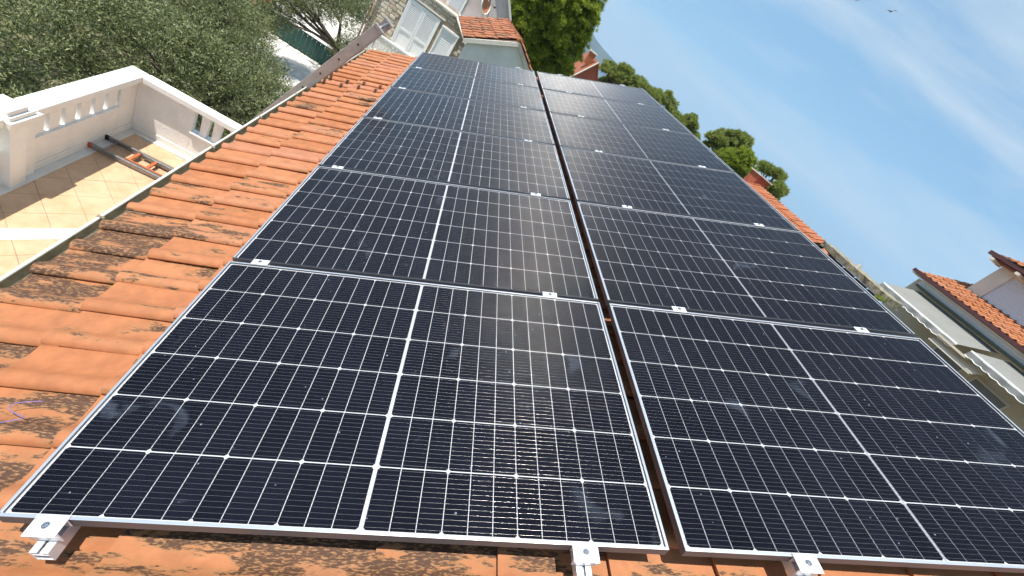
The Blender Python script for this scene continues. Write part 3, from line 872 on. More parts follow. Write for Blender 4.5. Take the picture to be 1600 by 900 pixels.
# window with frame and shutter
mb = SB(); mb.box(SX - .09, SX + .02, WIN[0] - .04, WIN[0] + .03, WIN[2], WIN[3]); mb.box(SX - .09, SX + .02, WIN[1] - .03, WIN[1] + .04, WIN[2], WIN[3]); mb.box(SX - .10, SX + .02, WIN[0] - .05, WIN[1] + .05, WIN[3], WIN[3] + .09)
win = mb.build("window", M['shutter'], sh, .006)
mb = SB(); mb.box(SX - .012, SX + .011, WIN[0] + .03, WIN[1] - .03, WIN[2], WIN[3]); mb.box(SX - .04, SX - .012, WIN[0] + .03, WIN[0] + .11, WIN[2], WIN[3] - .2); mb.box(SX - .04, SX - .012, WIN[1] - .11, WIN[1] - .03, WIN[2], WIN[3] - .2); mb.box(SX - .041, SX - .012, WIN[0] + .03, WIN[1] - .03, WIN[3] - .28, WIN[3] - .2)
mb.build("shutter_leaf", M['shutter'], win)
louvre(win, SB, SX - .038, WIN[0] + .11, WIN[1] - .11, WIN[2], WIN[3] - .28, 12)
# pink pipes at the corner and verge gutter with downpipe on the right
for dy in (0.0, 0.13):
    mb = SB(); mb.tube([(SX - .09, 3.56 + dy, -6.3), (SX - .09, 3.56 + dy, -1.3)], .045, 8); mb.build("drain_pipe", M['pink_pipe'], sh)
mb = SB(); mb.tube([(SX - .08, 0.22, -1.26), (SX - .08, -.82, -2.12), (SX - .10, -.98, -2.22), (SX - .10, -.92, -2.36), (SX - .10, -.92, -6.3)], .05, 8); mb.build("drain_pipe", M['cream_rim'], sh)
mb = SB(); mb.poly_x([(0.22, -1.22), (0.22, -1.32), (-.84, -2.20), (-.84, -2.10)], SX - .03, SX + 6.9); mb.build("verge", M['grey_wall'], sh)
# upper floor set back, with window and gable verge
UX = SX + 1.6
mb = SB(); mb.poly_x([(3.4, -1.3), (3.4, 2.4), (0.85, 3.4), (-1.86, .07), (-1.86, -3.0), (-.8, -3.0), (-.8, -1.3)], UX, UX + 5.2); mb.build("upper_wall", M['pink_wall'], sh)
mb = SB(); mb.poly_x([(3.9, 2.25), (0.85, 3.45), (-2.0, .0), (-2.0, -.16), (0.85, 3.25), (3.9, 2.1)], UX - .25, UX + 5.4); mb.build("upper_verge", M['cream'], sh)
mb = SB(); mb.box(UX - .06, UX + .02, .22, 1.02, -1.29, .5); uw = mb.build("window", M['shutter'], sh, .006)
mb = SB(); mb.box(UX - .075, UX - .061, .34, .90, -1.2, .4); mb.build("pane", mat("net_curtained_glass", (0.62, 0.66, 0.70), 0.25), uw)
# front terrace with slatted railing
rail_x = 22.1
mb = SB(); mb.box(rail_x - .1, SX, -0.9, 2.95, -4.80, -4.62); mb.build("terrace_slab", M['smooth_white'], sh)
mb = SB(); mb.box(rail_x - .1, rail_x - .02, -0.9, 2.95, -6.3, -4.80); mb.build("terrace_wall", M['cream'], sh)
mb = SB(); mb.box(rail_x - .05, rail_x + .05, -0.9, 2.92, -3.80, -3.71); rl = mb.build("railing", M['shutter'], sh, .006)
mb = SB(); mb.box(rail_x - .035, rail_x + .035, -0.9, 2.90, -4.58, -4.52); mb.build("bottom_rail", M['shutter'], rl)
y = -0.85
while y < 2.9:
    mb = SB(); mb.box(rail_x - .018, rail_x + .018, y, y + .125, -4.55, -3.79); mb.build("slat", M['shutter'], rl); y += .170
mb = SB(); mb.box(rail_x - .06, rail_x + .06, 2.88, 3.0, -4.62, -3.66); mb.build("post", M['shutter'], rl)

# satellite dish on the upper wall
dish = thing("satellite_dish", "round satellite dish with rusty orange face and white rim on the pale upper wall", "satellite dish", (UX - .02, -.66, -.52))
def dish_parts():
    nrm = Vector((-.50, -.80, .30)).normalized(); rad = .43
    c = Vector((-.42, 0.02, .36))
    a = nrm.orthogonal().normalized(); b = nrm.cross(a)
    mb = MB(); n = 24; vs = []; fs = []
    for r in (0.001, .35, .7, .93):
        for k in range(n):
            t = 2 * math.pi * k / n; vs.append(c + (a * math.cos(t) + b * math.sin(t)) * rad * r + nrm * (.10 * r * r - .10))
    for i in range(3):
        for k in range(n): fs.append((i * n + k, i * n + (k + 1) % n, (i + 1) * n + (k + 1) % n, (i + 1) * n + k))
    mb.add(vs, fs, True); mb.build("bowl", M['rust_dish'], dish)
    mb = MB(); ring = [c + (a * math.cos(t) + b * math.sin(t)) * rad * .965 - nrm * .012 for t in [2 * math.pi * k / 32 for k in range(33)]]
    mb.tube(ring, .028, 6, cap=False); mb.build("rim", M['shutter'], dish)
    mb = MB(); mb.tube([(0, 0, 0), (-.2, 0, .05), c - nrm * .1], .022, 6); mb.build("bracket", M['steel'], dish)
    mb = MB(); mb.tube([c - b * rad * .9, c + nrm * .42], .012, 6); mb.box(0, .001, 0, .001, 0, .001); mb.build("feed_arm", M['steel'], dish)
    q = c + nrm * .42
    mb = MB(); mb.tube([q, q + nrm * .09], [.035, .045], 8); mb.build("receiver", M['black'], dish)
dish_parts()

# grey gabled annex with small tiled roof
AO = Vector((18.0, -1.8, -6.3))
annex = thing("grey_annex", "grey walled annex with small weathered tile roof and pale verge boards", "annex", AO)
aL, aA, aR = Vector((18, -.48, -1.08)), Vector((18, -2.29, 0.0)), Vector((18, -4.0, -1.15))
dv = Vector((3.62, .60, 0.03))
def loc_(*ps): return [tuple(Vector(p) - AO) for p in ps]
mb = MB(); pts = [(aL.y - .12, -6.3), (aL.y - .12, aL.z - .1), (aA.y, aA.z - .17), (aR.y + .1, aR.z - .1), (aR.y + .1, -6.3)]
n = len(pts); f0 = [Vector((18.12, y, z)) for y, z in pts]; f1 = [p + Vector((3.2, -.12, .02)) for p in f0]
mb.add(loc_(*f0) + loc_(*f1), [tuple(range(n)), tuple(range(2 * n - 1, n - 1, -1))] + [(i, i + n, (i + 1) % n + n, (i + 1) % n) for i in range(n)])
mb.build("wall", M['grey_wall'], annex)
def slab(p, q, t, depth, name, m):       # board under a rake from p to q
    mb = MB(); e = Vector((depth, 0, 0)); dn = Vector((0, 0, -t))
    mb.hexa(loc_(p + dn, q + dn, q + dn + e, p + dn + e, p, q, q + e, p + e)); mb.build(name, m, annex)
slab(aL + Vector((-.02, .02, .0)), aA + Vector((-.02, 0, .0)), .17, .10, "verge_board", M['cream'])
slab(aA + Vector((-.0215, 0, .0)), aR + Vector((-.0215, 0, .0)), .17, .10, "verge_board", M['cream'])
for (p, q) in ((aL, aA), (aA, aR)):
    mb = MB(); dn = Vector((0, 0, -.05)); e = Vector((.08, .013, 0))
    mb.hexa(loc_(p + e + dn, q + e + dn, q + dv + dn, p + dv + dn, p + e, q + e, q + dv, p + dv)); mb.build("roof_slope", M['deck'], annex)
FAR_TILE = tile_mesh("roof_tile", M['tile_far'])
def lay_tiles(parent, origin, e_along, e_up, length, height, pitch, course, off, mesh=FAR_TILE, lich=(.2, .7), stuff=None):
    """rows of tiles on a slope: e_along unit along the eave, e_up unit up the slope"""
    nrm = e_along.cross(-e_up).normalized()
    if nrm.z < 0: nrm = -nrm
    sx, sy = pitch / TP, course / TC
    yl = -e_up
    sgn = 1 if e_along.cross(yl).dot(nrm) > 0 else -1
    for i in range(int(length / pitch)):
        for j in range(int(height / course + .999)):
            p = e_along * (i * pitch + (0 if sgn > 0 else pitch)) + e_up * (j * course) + nrm * .02
            mw = Matrix((e_along * sgn * sx, yl * sy, nrm * max(sx, sy))).transposed().to_4x4()
            mw.translation = Vector(origin) + p + Vector((random.gauss(0, .006), random.gauss(0, .006), random.gauss(0, .004)))
            if stuff is not None:
                a = np.array(mw); stuff.add(base_v @ a[:3, :3].T + a[:3, 3], base_f, True)
            else:
                o = link("roof_tile", mesh, parent); o.matrix_local = mw; o["lichen"] = random.uniform(*lich)
up_ = (aA - aL).normalized(); al_ = dv.normalized(); up2 = (up_ - al_ * up_.dot(al_)).normalized()
lay_tiles(annex, aL - AO + al_ * .03 - up2 * .05, al_, up2, 3.62, 2.06, .40, .42, 0, lich=(.45, .8))
up_ = (aA - aR).normalized(); up2 = (up_ - al_ * up_.dot(al_)).normalized()
lay_tiles(annex, aR - AO + al_ * .03, al_, up2, 3.62, 1.95, .40, .42, 0, lich=(.45, .8))
for k in range(9):
    mb = MB(); p = aA - AO + al_ * (k * .4) + Vector((0, 0, .01)); mb.tube([p, p + al_ * .44], [.13, .115], 8); o = mb.build("ridge_tile", M['tile_far'], annex); o["lichen"] = .6

# ================================================================== HOUSE ACROSS ON THE RIGHT
RO = Vector((8.0, -17.0, -6.3))
rh = thing("house_with_awnings", "pale house on the right with orange tile eaves, dormer and brown gutters", "house", RO)
class RB(MB):
    def build(s, name, m, parent=None, bevel=0):
        s.v = [tuple(Vector(p) - RO) for p in s.v]
        return MB.build(s, name, m, parent, bevel)
HX0, HX1 = -4.0, 11.22
mb = RB(); mb.box(HX0, HX1, -24, -17.0, -6.3, 2.60); mb.build("wall", M['beige'], rh)
mb = RB(); mb.box(HX0, 11.0, -17.0, -16.86, 2.44, 2.66); mb.build("eave_band", mat("pale_blue_white_band", (0.70, 0.73, 0.76), 0.7, var=.05, scale=1), rh)
mb = RB(); mb.box(HX0, 10.9, -16.99, -16.72, 2.36, 2.435); mb.build("awning_casing", M['dark_green'], rh)
EY, EZ = -16.62, 2.74
mb = RB(); mb.box(HX0, 11.30, -16.62, -16.52, EZ - .09, EZ + .02); mb.build("gutter", M['brown'], rh)
sl = 0.36
mb = RB(); mb.hexa([(HX0, EY, EZ - .10), (11.20, EY, EZ - .10), (11.20, -24, EZ - .10 + sl * (24 + EY)), (HX0, -24, EZ - .10 + sl * (24 + EY)), (HX0, EY, EZ - .02), (11.20, EY, EZ - .02), (11.20, -24, EZ - .02 + sl * (24 + EY)), (HX0, -24, EZ - .02 + sl * (24 + EY))])
mb.build("roof_deck", M['deck'], rh)
eu = Vector((0, -1, sl)).normalized()
RT = tile_mesh("roof_tile", M['tile'])
lay_tiles(rh, Vector((4.8, EY + .05, EZ - .02)) - RO, Vector((1, 0, 0)), eu, 6.4, 2.9, .243, .37, 0, mesh=RT, lich=(0, .25))
mb = RB(); mb.box(HX0, 11.32, -16.9, -16.63, EZ - .13, EZ - .10); mb.build("soffit", M['cream'], rh)
# dormer with wide roller shutter
DY = -18.0
zs0, zs1 = 3.16, 4.22
dxl = 10.55
mb = RB(); mb.box(HX0, dxl, -23.5, DY - .02, 2.9, 4.55); mb.build("dormer_wall", M['smooth_white'], rh)
mb = RB(); mb.box(dxl - .42, dxl + .06, DY - .02, DY + .10, zs0 - .12, zs1 + .18); mb.box(HX0, dxl - .42, DY - .02, DY + .10, zs1, zs1 + .20); mb.build("dormer_frame", M['cream'], rh, .01)
mb = RB(); mb.box(HX0, dxl + .10, DY - .02, DY + .16, zs0 - .16, zs0); mb.build("dormer_sill", M['smooth_white'], rh, .01)
mb = RB(); mb.box(6.6, dxl - .42, DY - .02, DY + .02, zs0, zs1); shut = mb.build("roller_shutter", M['shutter_blue'], rh)
for i in range(19):
    zz = zs0 + .012 + i * .0555
    mb = RB(); mb.hexa([(6.6, DY + .02, zz), (dxl - .42, DY + .02, zz), (dxl - .42, DY + .046, zz + .006), (6.6, DY + .046, zz + .006), (6.6, DY + .02, zz + .048), (dxl - .42, DY + .02, zz + .048), (dxl - .42, DY + .034, zz + .045), (6.6, DY + .034, zz + .045)]); mb.build("slat", M['shutter_blue'], shut)
DEY, DEZ = -17.55, 4.46
mb = RB(); mb.box(HX0, 11.02, DEY - .05, DEY + .05, DEZ - .10, DEZ + .02); mb.build("gutter", M['brown'], rh)
mb = RB(); mb.box(HX0, 10.9, DEY - .45, DEY - .05, DEZ - .14, DEZ - .08); mb.build("soffit", M['maroon'], rh)
for xr in (10.75, 9.9, 9.05, 8.2, 7.35):
    mb = RB(); mb.box(xr - .06, xr + .06, DEY - .45, DEY + .10, DEZ - .22, DEZ - .141); mb.build("rafter_end", M['cream'], rh)
mb = RB(); mb.hexa([(HX0, DEY, DEZ - .08), (10.95, DEY, DEZ - .08), (10.95, -24, DEZ - .08 + .30 * (24 + DEY)), (HX0, -24, DEZ - .08 + .30 * (24 + DEY)), (HX0, DEY, DEZ), (10.95, DEY, DEZ), (10.95, -24, DEZ + .30 * (24 + DEY)), (HX0, -24, DEZ + .30 * (24 + DEY))])
mb.build("dormer_roof_deck", M['deck'], rh)
lay_tiles(rh, Vector((5.8, DEY + .05, DEZ)) - RO, Vector((1, 0, 0)), Vector((0, -1, .30)).normalized(), 5.1, 2.3, .243, .37, 0, mesh=RT, lich=(0, .25))
# awnings
def awning(name, label, x0, x1, zbar):
    root = thing(name, label, "awning", (x0, -16.9, 2.32), group="awnings on the house on the right")
    yb_, yt = -15.5 + 16.9, 0.0
    zb_, zt = zbar - 2.32, -.02
    L = x1 - x0
    mb = MB(); mb.hexa([(0, yt, zt - .004), (L, yt, zt - .004), (L, yb_, zb_ - .004), (0, yb_, zb_ - .004), (0, yt, zt), (L, yt, zt), (L, yb_, zb_), (0, yb_, zb_)]); mb.build("canopy", M['awning'], root)
    mb = MB(); mb.box(0, L, yb_ - .03, yb_ + .03, zb_ - .035, zb_ + .025); mb.build("front_bar", M['shutter'], root, .008)
    mb = MB(); n = int(L / .035); vs = []; fs = []
    for i in range(n + 1):
        x = L * i / n; dz = .028 * abs(math.sin(math.pi * x / .24)); 
        vs += [(x, yb_ + .035 + .008 * math.sin(x * 9), zb_ - .02), (x, yb_ + .035 + .02 * math.sin(x * 11 + 1), zb_ - .15 - dz)]
    for i in range(n): fs.append((2 * i, 2 * i + 2, 2 * i + 3, 2 * i + 1))
    mb.add(vs, fs, True); mb.build("valance", M['valance'], root)
    mb = MB(); pv = [(vs[2 * i + 1]) for i in range(n + 1)]; mb.tube(pv, .012, 5); mb.build("valance_hem", M['shutter'], root)
    for x in (.25, L - .25):
        mb = MB(); mb.tube([(x, yt + .05, zt - .12), (x + (.4 if x < 1 else -.4), yb_ * .5, (zt + zb_) * .5 - .14), (x, yb_, zb_ - .05)], .022, 6); mb.build("folding_arm", M['beige'], root)
awning("awning", "pale grey awning with scalloped valance, the one nearer the mossy roof", 7.85, 10.72, 1.800)
awning("awning", "pale grey awning with scalloped valance at the right edge of the picture", 4.4, 7.50, 1.895)
mb = RB(); mb.box(7.4, 8.3, -17.0, -15.4, 1.66, 1.72); mb.build("canopy_ledge", M['beige'], rh)
for k in range(6):
    mb = RB(); mb.box(7.0 - k * .0, 8.35, -15.9 + k * .085, -15.86 + k * .085, 1.44 + (5 - k) * .045, 1.475 + (5 - k) * .045); mb.build("louvre_bar", M['cream'], rh)
for (xa, xb) in ((7.9, 8.9), (6.55, 7.6)):
    mb = RB(); mb.box(xa, xb, -17.0, -16.96, .2, 1.52); w_ = mb.build("window", M['cream'], rh)
    mb = RB(); mb.box(xa + .06, xb - .06, -16.96, -16.95, .26, 1.46); mb.build("pane", M['pane_dark'], w_)

# ================================================================== MOSSY NEIGHBOUR ROOF
NO = Vector((10.5, -12.4, -6.3))
nh = thing("mossy_roof_house", "neighbour roof with mossy concrete ridge slab beyond the right panel edge", "house", NO)
class NB(MB):
    def build(s, name, m, parent=None, bevel=0):
        s.v = [tuple(Vector(p) - NO) for p in s.v]
        return MB.build(s, name, m, parent, bevel)
mb = NB(); mb.box(7.4, 14.4, -14.6, -10.7, -6.3, 1.02); mb.build("wall", M['beige'], nh)
# tiled slope
mb = NB(); mb.poly_x([(-10.3, .98), (-11.55, 1.585), (-13.9, .98), (-13.9, .92), (-10.3, .92)], 9.72, 14.0); mb.build("roof_deck", M['deck'], nh)
st = MB()
eu = Vector((0, -1.25, .605)).normalized()
lay_tiles(nh, Vector((9.72, -10.28, .98)) - NO, Vector((1, 0, 0)), eu, 4.25, 1.25, .19, .33, 0, stuff=st)
o = st.build("roof_tiles", M['tile_far'], nh); o["kind"] = "stuff"; o["lichen"] = .35
# lower roof with eaves boards and the slab
mb = NB(); mb.poly_x([(-10.5, .95), (-11.5, 1.28), (-13.4, .95), (-13.4, .9), (-10.5, .9)], 7.25, 9.70); mb.build("lower_roof", M['maroon'], nh)
for k in range(5):
    xa = 7.35 + k * .47; mb = NB(); mb.hexa([(xa, -10.95, 1.14), (xa + .40, -10.95, 1.14), (xa + .40, -11.42, 1.295), (xa, -11.42, 1.295), (xa, -10.95, 1.20), (xa + .40, -10.95, 1.20), (xa + .40, -11.42, 1.44), (xa, -11.42, 1.44)]); mb.build("eaves_board", M['maroon'], nh)
mb = MB(); n = 26; vs = []; fs = []
for i in range(n + 1):
    x = 7.14 + (9.72 - 7.14) * i / n
    for (y, zz) in ((-11.30, 1.455), (-11.28, 1.60), (-11.75, 1.66), (-11.80, 1.45)):
        vs.append(Vector((x, y + random.uniform(-.012, .012), zz + random.uniform(-.009, .009))) - NO)
for i in range(n):
    for k in range(4): fs.append((i * 4 + k, i * 4 + (k + 1) % 4, (i + 1) * 4 + (k + 1) % 4, (i + 1) * 4 + k))
fs.append((3, 2, 1, 0)); fs.append((n * 4, n * 4 + 1, n * 4 + 2, n * 4 + 3))
mb.add(vs, fs); mb.build("ridge_slab", M['moss'], nh)
mb = NB(); 
for q in range(14):
    c = Vector((7.19 + random.uniform(0, .22), -11.29, 1.46 + random.uniform(-.03, .03))); r_ = random.uniform(.02, .045)
    mb.hexa([tuple(c + Vector((a * r_, b_ * r_, d_ * r_))) for d_ in (-1, 1) for a, b_ in ((-1, -1), (1, -.8), (.8, 1), (-1, .9))])
mb.build("moss_clump", M['moss_green'], nh)
mb = NB(); mb.tube([(9.18, -11.2, 1.36), (9.42, -11.2, 1.38)], [.07, .085], 10); o = mb.build("ridge_tile", M['tile'], nh); o["lichen"] = 0
mb = NB(); mb.box(8.50, 8.58, -11.55, -11.47, 1.62, 1.73); mb.build("vent_stub", M['cream'], nh)
# brick chimney at the far end
mb = NB(); mb.box(13.75, 14.35, -11.75, -11.2, 1.0, 1.83); ch = mb.build("chimney", M['brick'], nh)
for r in range(8):
    for c in range(3):
        mb = NB(); y0 = -11.76 + c * .185 + (.05 if r % 2 else 0); zz = 1.24 + r * .073
        mb.box(13.735, 13.752, y0, min(y0 + .17, -11.195), zz, zz + .062); mb.build("brick", M['brick'], ch)
mb = NB(); mb.box(13.70, 14.42, -11.80, -11.15, 1.83, 1.87); mb.build("chimney_cap", M['cream'], ch)

# ================================================================== RED HOUSE AMONG THE PINES
HO = Vector((50, -13.5, -6.3))
rdh = thing("red_gable_house", "small red gabled house with pale verge half hidden behind the big pine", "house", HO)
class HB(MB):
    def build(s, name, m, parent=None, bevel=0):
        s.v = [tuple(Vector(p) - HO) for p in s.v]
        return MB.build(s, name, m, parent, bevel)
mb = HB(); mb.poly_x([(-11.2, -6.3), (-11.2, -3.4), (-13.45, .3), (-15.6, -2.4), (-15.6, -6.3)], 50.2, 57); mb.build("wall", M['red_wall'], rdh)
mb = HB(); mb.poly_x([(-10.9, -3.9), (-13.42, .42), (-13.42, .30), (-10.9, -4.05)], 50.0, 57); mb.build("left_roof", M['tile_far'], rdh)["lichen"] = .3
mb = HB(); mb.poly_x([(-15.9, -2.7), (-13.42, .42), (-13.42, .30), (-15.9, -2.85)], 50.01, 57); mb.build("right_roof", M['tile_far'], rdh)["lichen"] = .3
mb = HB(); mb.hexa([(49.9, -10.9, -4.1), (49.9, -10.9, -3.92), (49.9, -13.40, .44), (49.9, -13.40, .26), (50.12, -10.9, -4.1), (50.12, -10.9, -3.92), (50.12, -13.4, .44), (50.12, -13.4, .26)]); mb.build("verge_board", M['cream'], rdh)
mb = HB(); mb.box(51, 51.6, -13.0, -12.3, -.5, .75); c_ = mb.build("chimney", M['tile_far'], rdh); c_["lichen"] = 0
mb = HB(); mb.box(50.92, 51.68, -13.08, -12.22, .75, .9); mb.build("chimney_cap", M['limestone'], c_)
wv = thing("white_vent_cowl", "small white vent cowl peeping over the far panel edge beside red house", "vent", (30, -9.05, -1.4))
mb = MB(); mb.tube([(0, 0, 0), (0, 0, .9)], .16, 10); mb.build("pipe", M['limestone'], wv)
mb = MB(); mb.tube([(0, 0, .88), (0, 0, 1.18)], [.30, .05], 12); mb.build("cone_cap", M['limestone'], wv)
mb = MB(); mb.box(-1.2, 1.2, -1.2, 1.2, -4.9, .02); mb.build("plinth", M['beige'], wv)

# ================================================================== GARDEN BELOW LEFT
FX = 21.6
gf = thing("green_fence", "dark green board fence standing on a low stone wall behind olive trees", "fence", (FX, 5.2, -6.3))
y = 3.7
while y < 9.0:
    mb = MB(); mb.box(-.012 + random.uniform(-.006, .006), .014, y - 5.2, y - 5.2 + .185, .02, .86 + random.uniform(-.01, .01)); mb.build("board", M['green_fence'], gf); y += .20
for zz in (.18, .70):
    mb = MB(); mb.box(.015, .055, -1.5, 3.8, zz, zz + .06); mb.build("fence_rail", M['green_fence'], gf)
mb = MB(); mb.box(-.03, .05, -1.5, 3.8, .865, .90); mb.build("top_cap", M['green_fence'], gf)
sw = thing("garden_wall", "low dry stone garden wall with white stones along its top under green fence", "wall", (FX - .25, 5.2, -6.8))
mb = MB(); mb.box(-.12, .22, -1.6, 3.9, -.2, .50); mb.build("wall_core", M['stone_wall'], sw)
y = -1.6
while y < 3.9:
    w_ = random.uniform(.16, .34); mb = MB(); mb.box(-.16, .17, y, y + w_ - .02, .44, .52 + random.uniform(0, .05)); mb.build("top_stone", M['limestone'], sw, .015); y += w_
for r in range(3):
    y = -1.6
    while y < 3.7:
        w_ = random.uniform(.2, .4); mb = MB(); mb.box(-.15 - random.uniform(0, .03), -.11, y, y + w_ - .025, -.02 + r * .155, .115 + r * .155); mb.build("stone", M['stone_wall'], sw); y += w_
# porch roof and pale wall far left
po = thing("porch", "little terracotta tiled porch roof with pale wall seen through the olive branches", "porch", (20.8, 8.3, -6.3))
mb = MB(); mb.box(-.6, 2.6, -.15, 2.4, 0, 1.25); mb.build("wall", M['cream'], po)
mb = MB(); mb.hexa([(-1.0, -.9, .78), (2.8, -.9, .78), (2.8, 2.6, 1.75), (-1.0, 2.6, 1.75), (-1.0, -.9, .84), (2.8, -.9, .84), (2.8, 2.6, 1.81), (-1.0, 2.6, 1.81)]); mb.build("roof_deck", M['deck'], po)
lay_tiles(po, Vector((-1.0, -.95, .84)), Vector((1, 0, 0)), Vector((0, 3.5, .97)).normalized(), 3.9, 3.6, .30, .40, 0, lich=(.1, .5))
# white framed gate far behind
gt = thing("white_frame_gate", "dark green gate with crossed white frame beside the stone house corner", "gate", (30.5, 5.6, -5.8))
mb = MB(); mb.box(0, .04, -1.1, 1.1, .05, 1.7); mb.build("panel", M['green_fence'], gt)
for a, b_ in (((-1.1, .05), (1.1, 1.7)), ((1.1, .05), (-1.1, 1.7)), ((-1.1, .05), (-1.1, 1.75)), ((1.1, .05), (1.1, 1.75)), ((-1.1, 1.72), (1.1, 1.72)), ((-1.1, .05), (1.1, .05)), ((0, .05), (0, 1.7))):
    mb = MB(); mb.tube([(-.03, a[0], a[1]), (-.03, b_[0], b_[1])], .05, 6); mb.build("frame_bar", M['shutter'], gt)
wb = thing("terrace_wall", "pale beige terrace wall at the top edge behind the second olive tree", "wall", (34.0, 7.0, -6.3))
mb = MB(); mb.box(0, .4, -3.2, 6, 0, 3.2); mb.build("wall_core", M['limestone'], wb); mb = MB(); mb.box(-.1, .5, -3.3, 6.1, 3.2, 3.35); mb.build("wall_coping", M['coping'], wb)
yb = thing("yellow_sign_board", "small yellow board hanging in the second olive tree at the top edge", "board", (20.2, 4.75, -3.05))
mb = MB(); mb.box(-.01, .01, -.10, .10, -.10, .45); mb.build("board", M['yellow'], yb)
mb = MB(); mb.tube([(0, 0, .45), (0, .02, .75)], .006, 5); mb.build("cord", M['dark'], yb)

# ================================================================== TREES
def rand_dirs(n):
    v = RNG.normal(size=(n, 3)); return v / np.linalg.norm(v, axis=1, keepdims=True)
def leaf_quads(pos, dirs, length, width, fold=None):
    """lance-shaped leaf (4 corners) at pos, along dirs"""
    n = len(pos)
    side = np.cross(dirs, rand_dirs(n)); side /= np.linalg.norm(side, axis=1, keepdims=True) + 1e-9
    L = (length * RNG.uniform(.65, 1.3, n))[:, None]; W = (width * RNG.uniform(.7, 1.3, n))[:, None]
    a = pos; c = pos + dirs * L; m = pos + dirs * L * .48
    return np.stack([a, m + side * W, c, m - side * W], 1)
def lobes_in(shape, n, rmin, rmax, rng=RNG):
    out = []
    c = np.array(shape[0]); r = np.array(shape[1])
    for d in rand_dirs(n):
        k = rng.uniform(.35, 1.0) ** .5
        out.append((c + d * r * k * .80, rng.uniform(rmin, rmax)))
    return out
def trunk_parts(root, base, forks, m, r0):
    """base and fork points are local; one joined trunk mesh with limbs"""
    mb = MB()
    b = Vector(base); f0 = Vector(forks[0])
    mid = (b + f0) / 2 + Vector((random.uniform(-.12, .12), random.uniform(-.12, .12), 0))
    mb.tube([b - Vector((0, 0, .1)), b + Vector((0, 0, .15)), mid, f0], [r0 * 1.35, r0 * 1.05, r0 * .85, r0 * .72], 9)
    for t in forks[1:]:
        t = Vector(t); q = (f0 + t) / 2 + Vector((random.uniform(-.2, .2), random.uniform(-.2, .2), random.uniform(0, .2)))
        mb.tube([f0 - Vector((0, 0, .05)), q, t], [r0 * .62, r0 * .36, r0 * .10], 6)
        for _ in range(3):
            e = t + Vector((random.uniform(-.7, .7), random.uniform(-.7, .7), random.uniform(-.2, .5))); mb.tube([q, (q + e) / 2 + Vector((0, 0, .06)), e], [r0 * .26, r0 * .16, .008], 5)
    mb.build("trunk", m, root)
def olive(loc, label, shape_list, nleaf, base_h=1.5, extra_limbs=7, leaf=.076):
    root = thing("olive_tree", label, "tree", loc, group="olive trees in the garden")
    L0 = np.array(loc)
    lobes = []
    for shp in shape_list: lobes += lobes_in((np.array(shp[0]) - L0, shp[1]), int(shp[2] * 1.15), .20, .46)
    wts = np.array([l[1] ** 2.2 for l in lobes]); wts /= wts.sum()
    idx = RNG.choice(len(lobes), nleaf, p=wts)
    cs = np.array([l[0] for l in lobes])[idx]; rs = np.array([l[1] for l in lobes])[idx]
    # twigs: leaves sit in short sprays
    ns = nleaf // 9
    sd = rand_dirs(ns); sidx = RNG.choice(len(lobes), ns, p=wts)
    sc_ = np.array([l[0] for l in lobes])[sidx]; sr = np.array([l[1] for l in lobes])[sidx]
    spos = sc_ + sd * (sr * RNG.uniform(.25, 1.0, ns) ** .6)[:, None] * np.array([1, 1, .85])
    tw = sd * .7 + rand_dirs(ns) * .7 + np.array([0, 0, .25]); tw /= np.linalg.norm(tw, axis=1, keepdims=True)
    k = RNG.uniform(0, 1, (ns, 9))
    pos = spos[:, None, :] + tw[:, None, :] * (k * .26)[..., None]
    dirs = tw[:, None, :] * .9 + RNG.normal(size=(ns, 9, 3)) * .55
    dirs /= np.linalg.norm(dirs, axis=2, keepdims=True)
    q = leaf_quads(pos.reshape(-1, 3), dirs.reshape(-1, 3), leaf, leaf * .13)
    cr = link("crown", np_mesh("crown", q, 4, M['olive']), root)
    limbs = [tuple(l[0]) for l in random.sample(lobes, min(extra_limbs, len(lobes)))]
    trunk_parts(root, (0, 0, 0), [(random.uniform(-.1, .1), random.uniform(-.1, .1), base_h)] + limbs, M['bark'], .14)
    return root
G = -6.3
olive((7.6, 6.9, G), "broad silvery olive tree behind the left end of the balustrade", [((7.6, 6.6, -3.55), (2.1, 2.4, 1.0), 60), ((9.2, 8.4, -4.3), (1.6, 1.6, 1.0), 30), ((6.2, 5.3, -4.0), (1.3, 1.2, 1.0), 30), ((6.7, 5.9, -4.4), (1.2, .9, .7), 30), ((5.6, 4.7, -4.6), (1.0, .8, .6), 16)], 78000)
olive((9.7, 4.3, G), "dense olive tree just behind the balcony corner", [((9.2, 4.6, -3.55), (1.9, 1.5, .95), 52), ((10.4, 3.2, -4.2), (1.5, 1.1, 1.1), 34), ((11.2, 5.3, -4.2), (1.4, 1.4, 1.1), 28)], 60000)
olive((11.6, 7.6, G), "olive tree at the top left corner behind the other olives", [((11.2, 7.6, -3.7), (2.0, 2.0, 1.1), 48), ((13.2, 9.4, -4.3), (2.0, 1.9, 1.1), 36), ((9.8, 9.2, -4.2), (1.7, 1.7, 1.1), 26)], 56000)
olive((14.8, 5.6, G), "thin pale olive tree above the white yard left of the green fence", [((14.4, 5.7, -4.2), (1.7, 1.35, 1.0), 40), ((15.9, 7.0, -4.6), (1.4, 1.3, 1.0), 26), ((13.2, 4.3, -4.6), (1.1, .9, .8), 24), ((12.4, 3.6, -4.5), (.9, .7, .7), 16), ((16.4, 5.6, -4.6), (1.1, .8, .8), 16)], 62000)
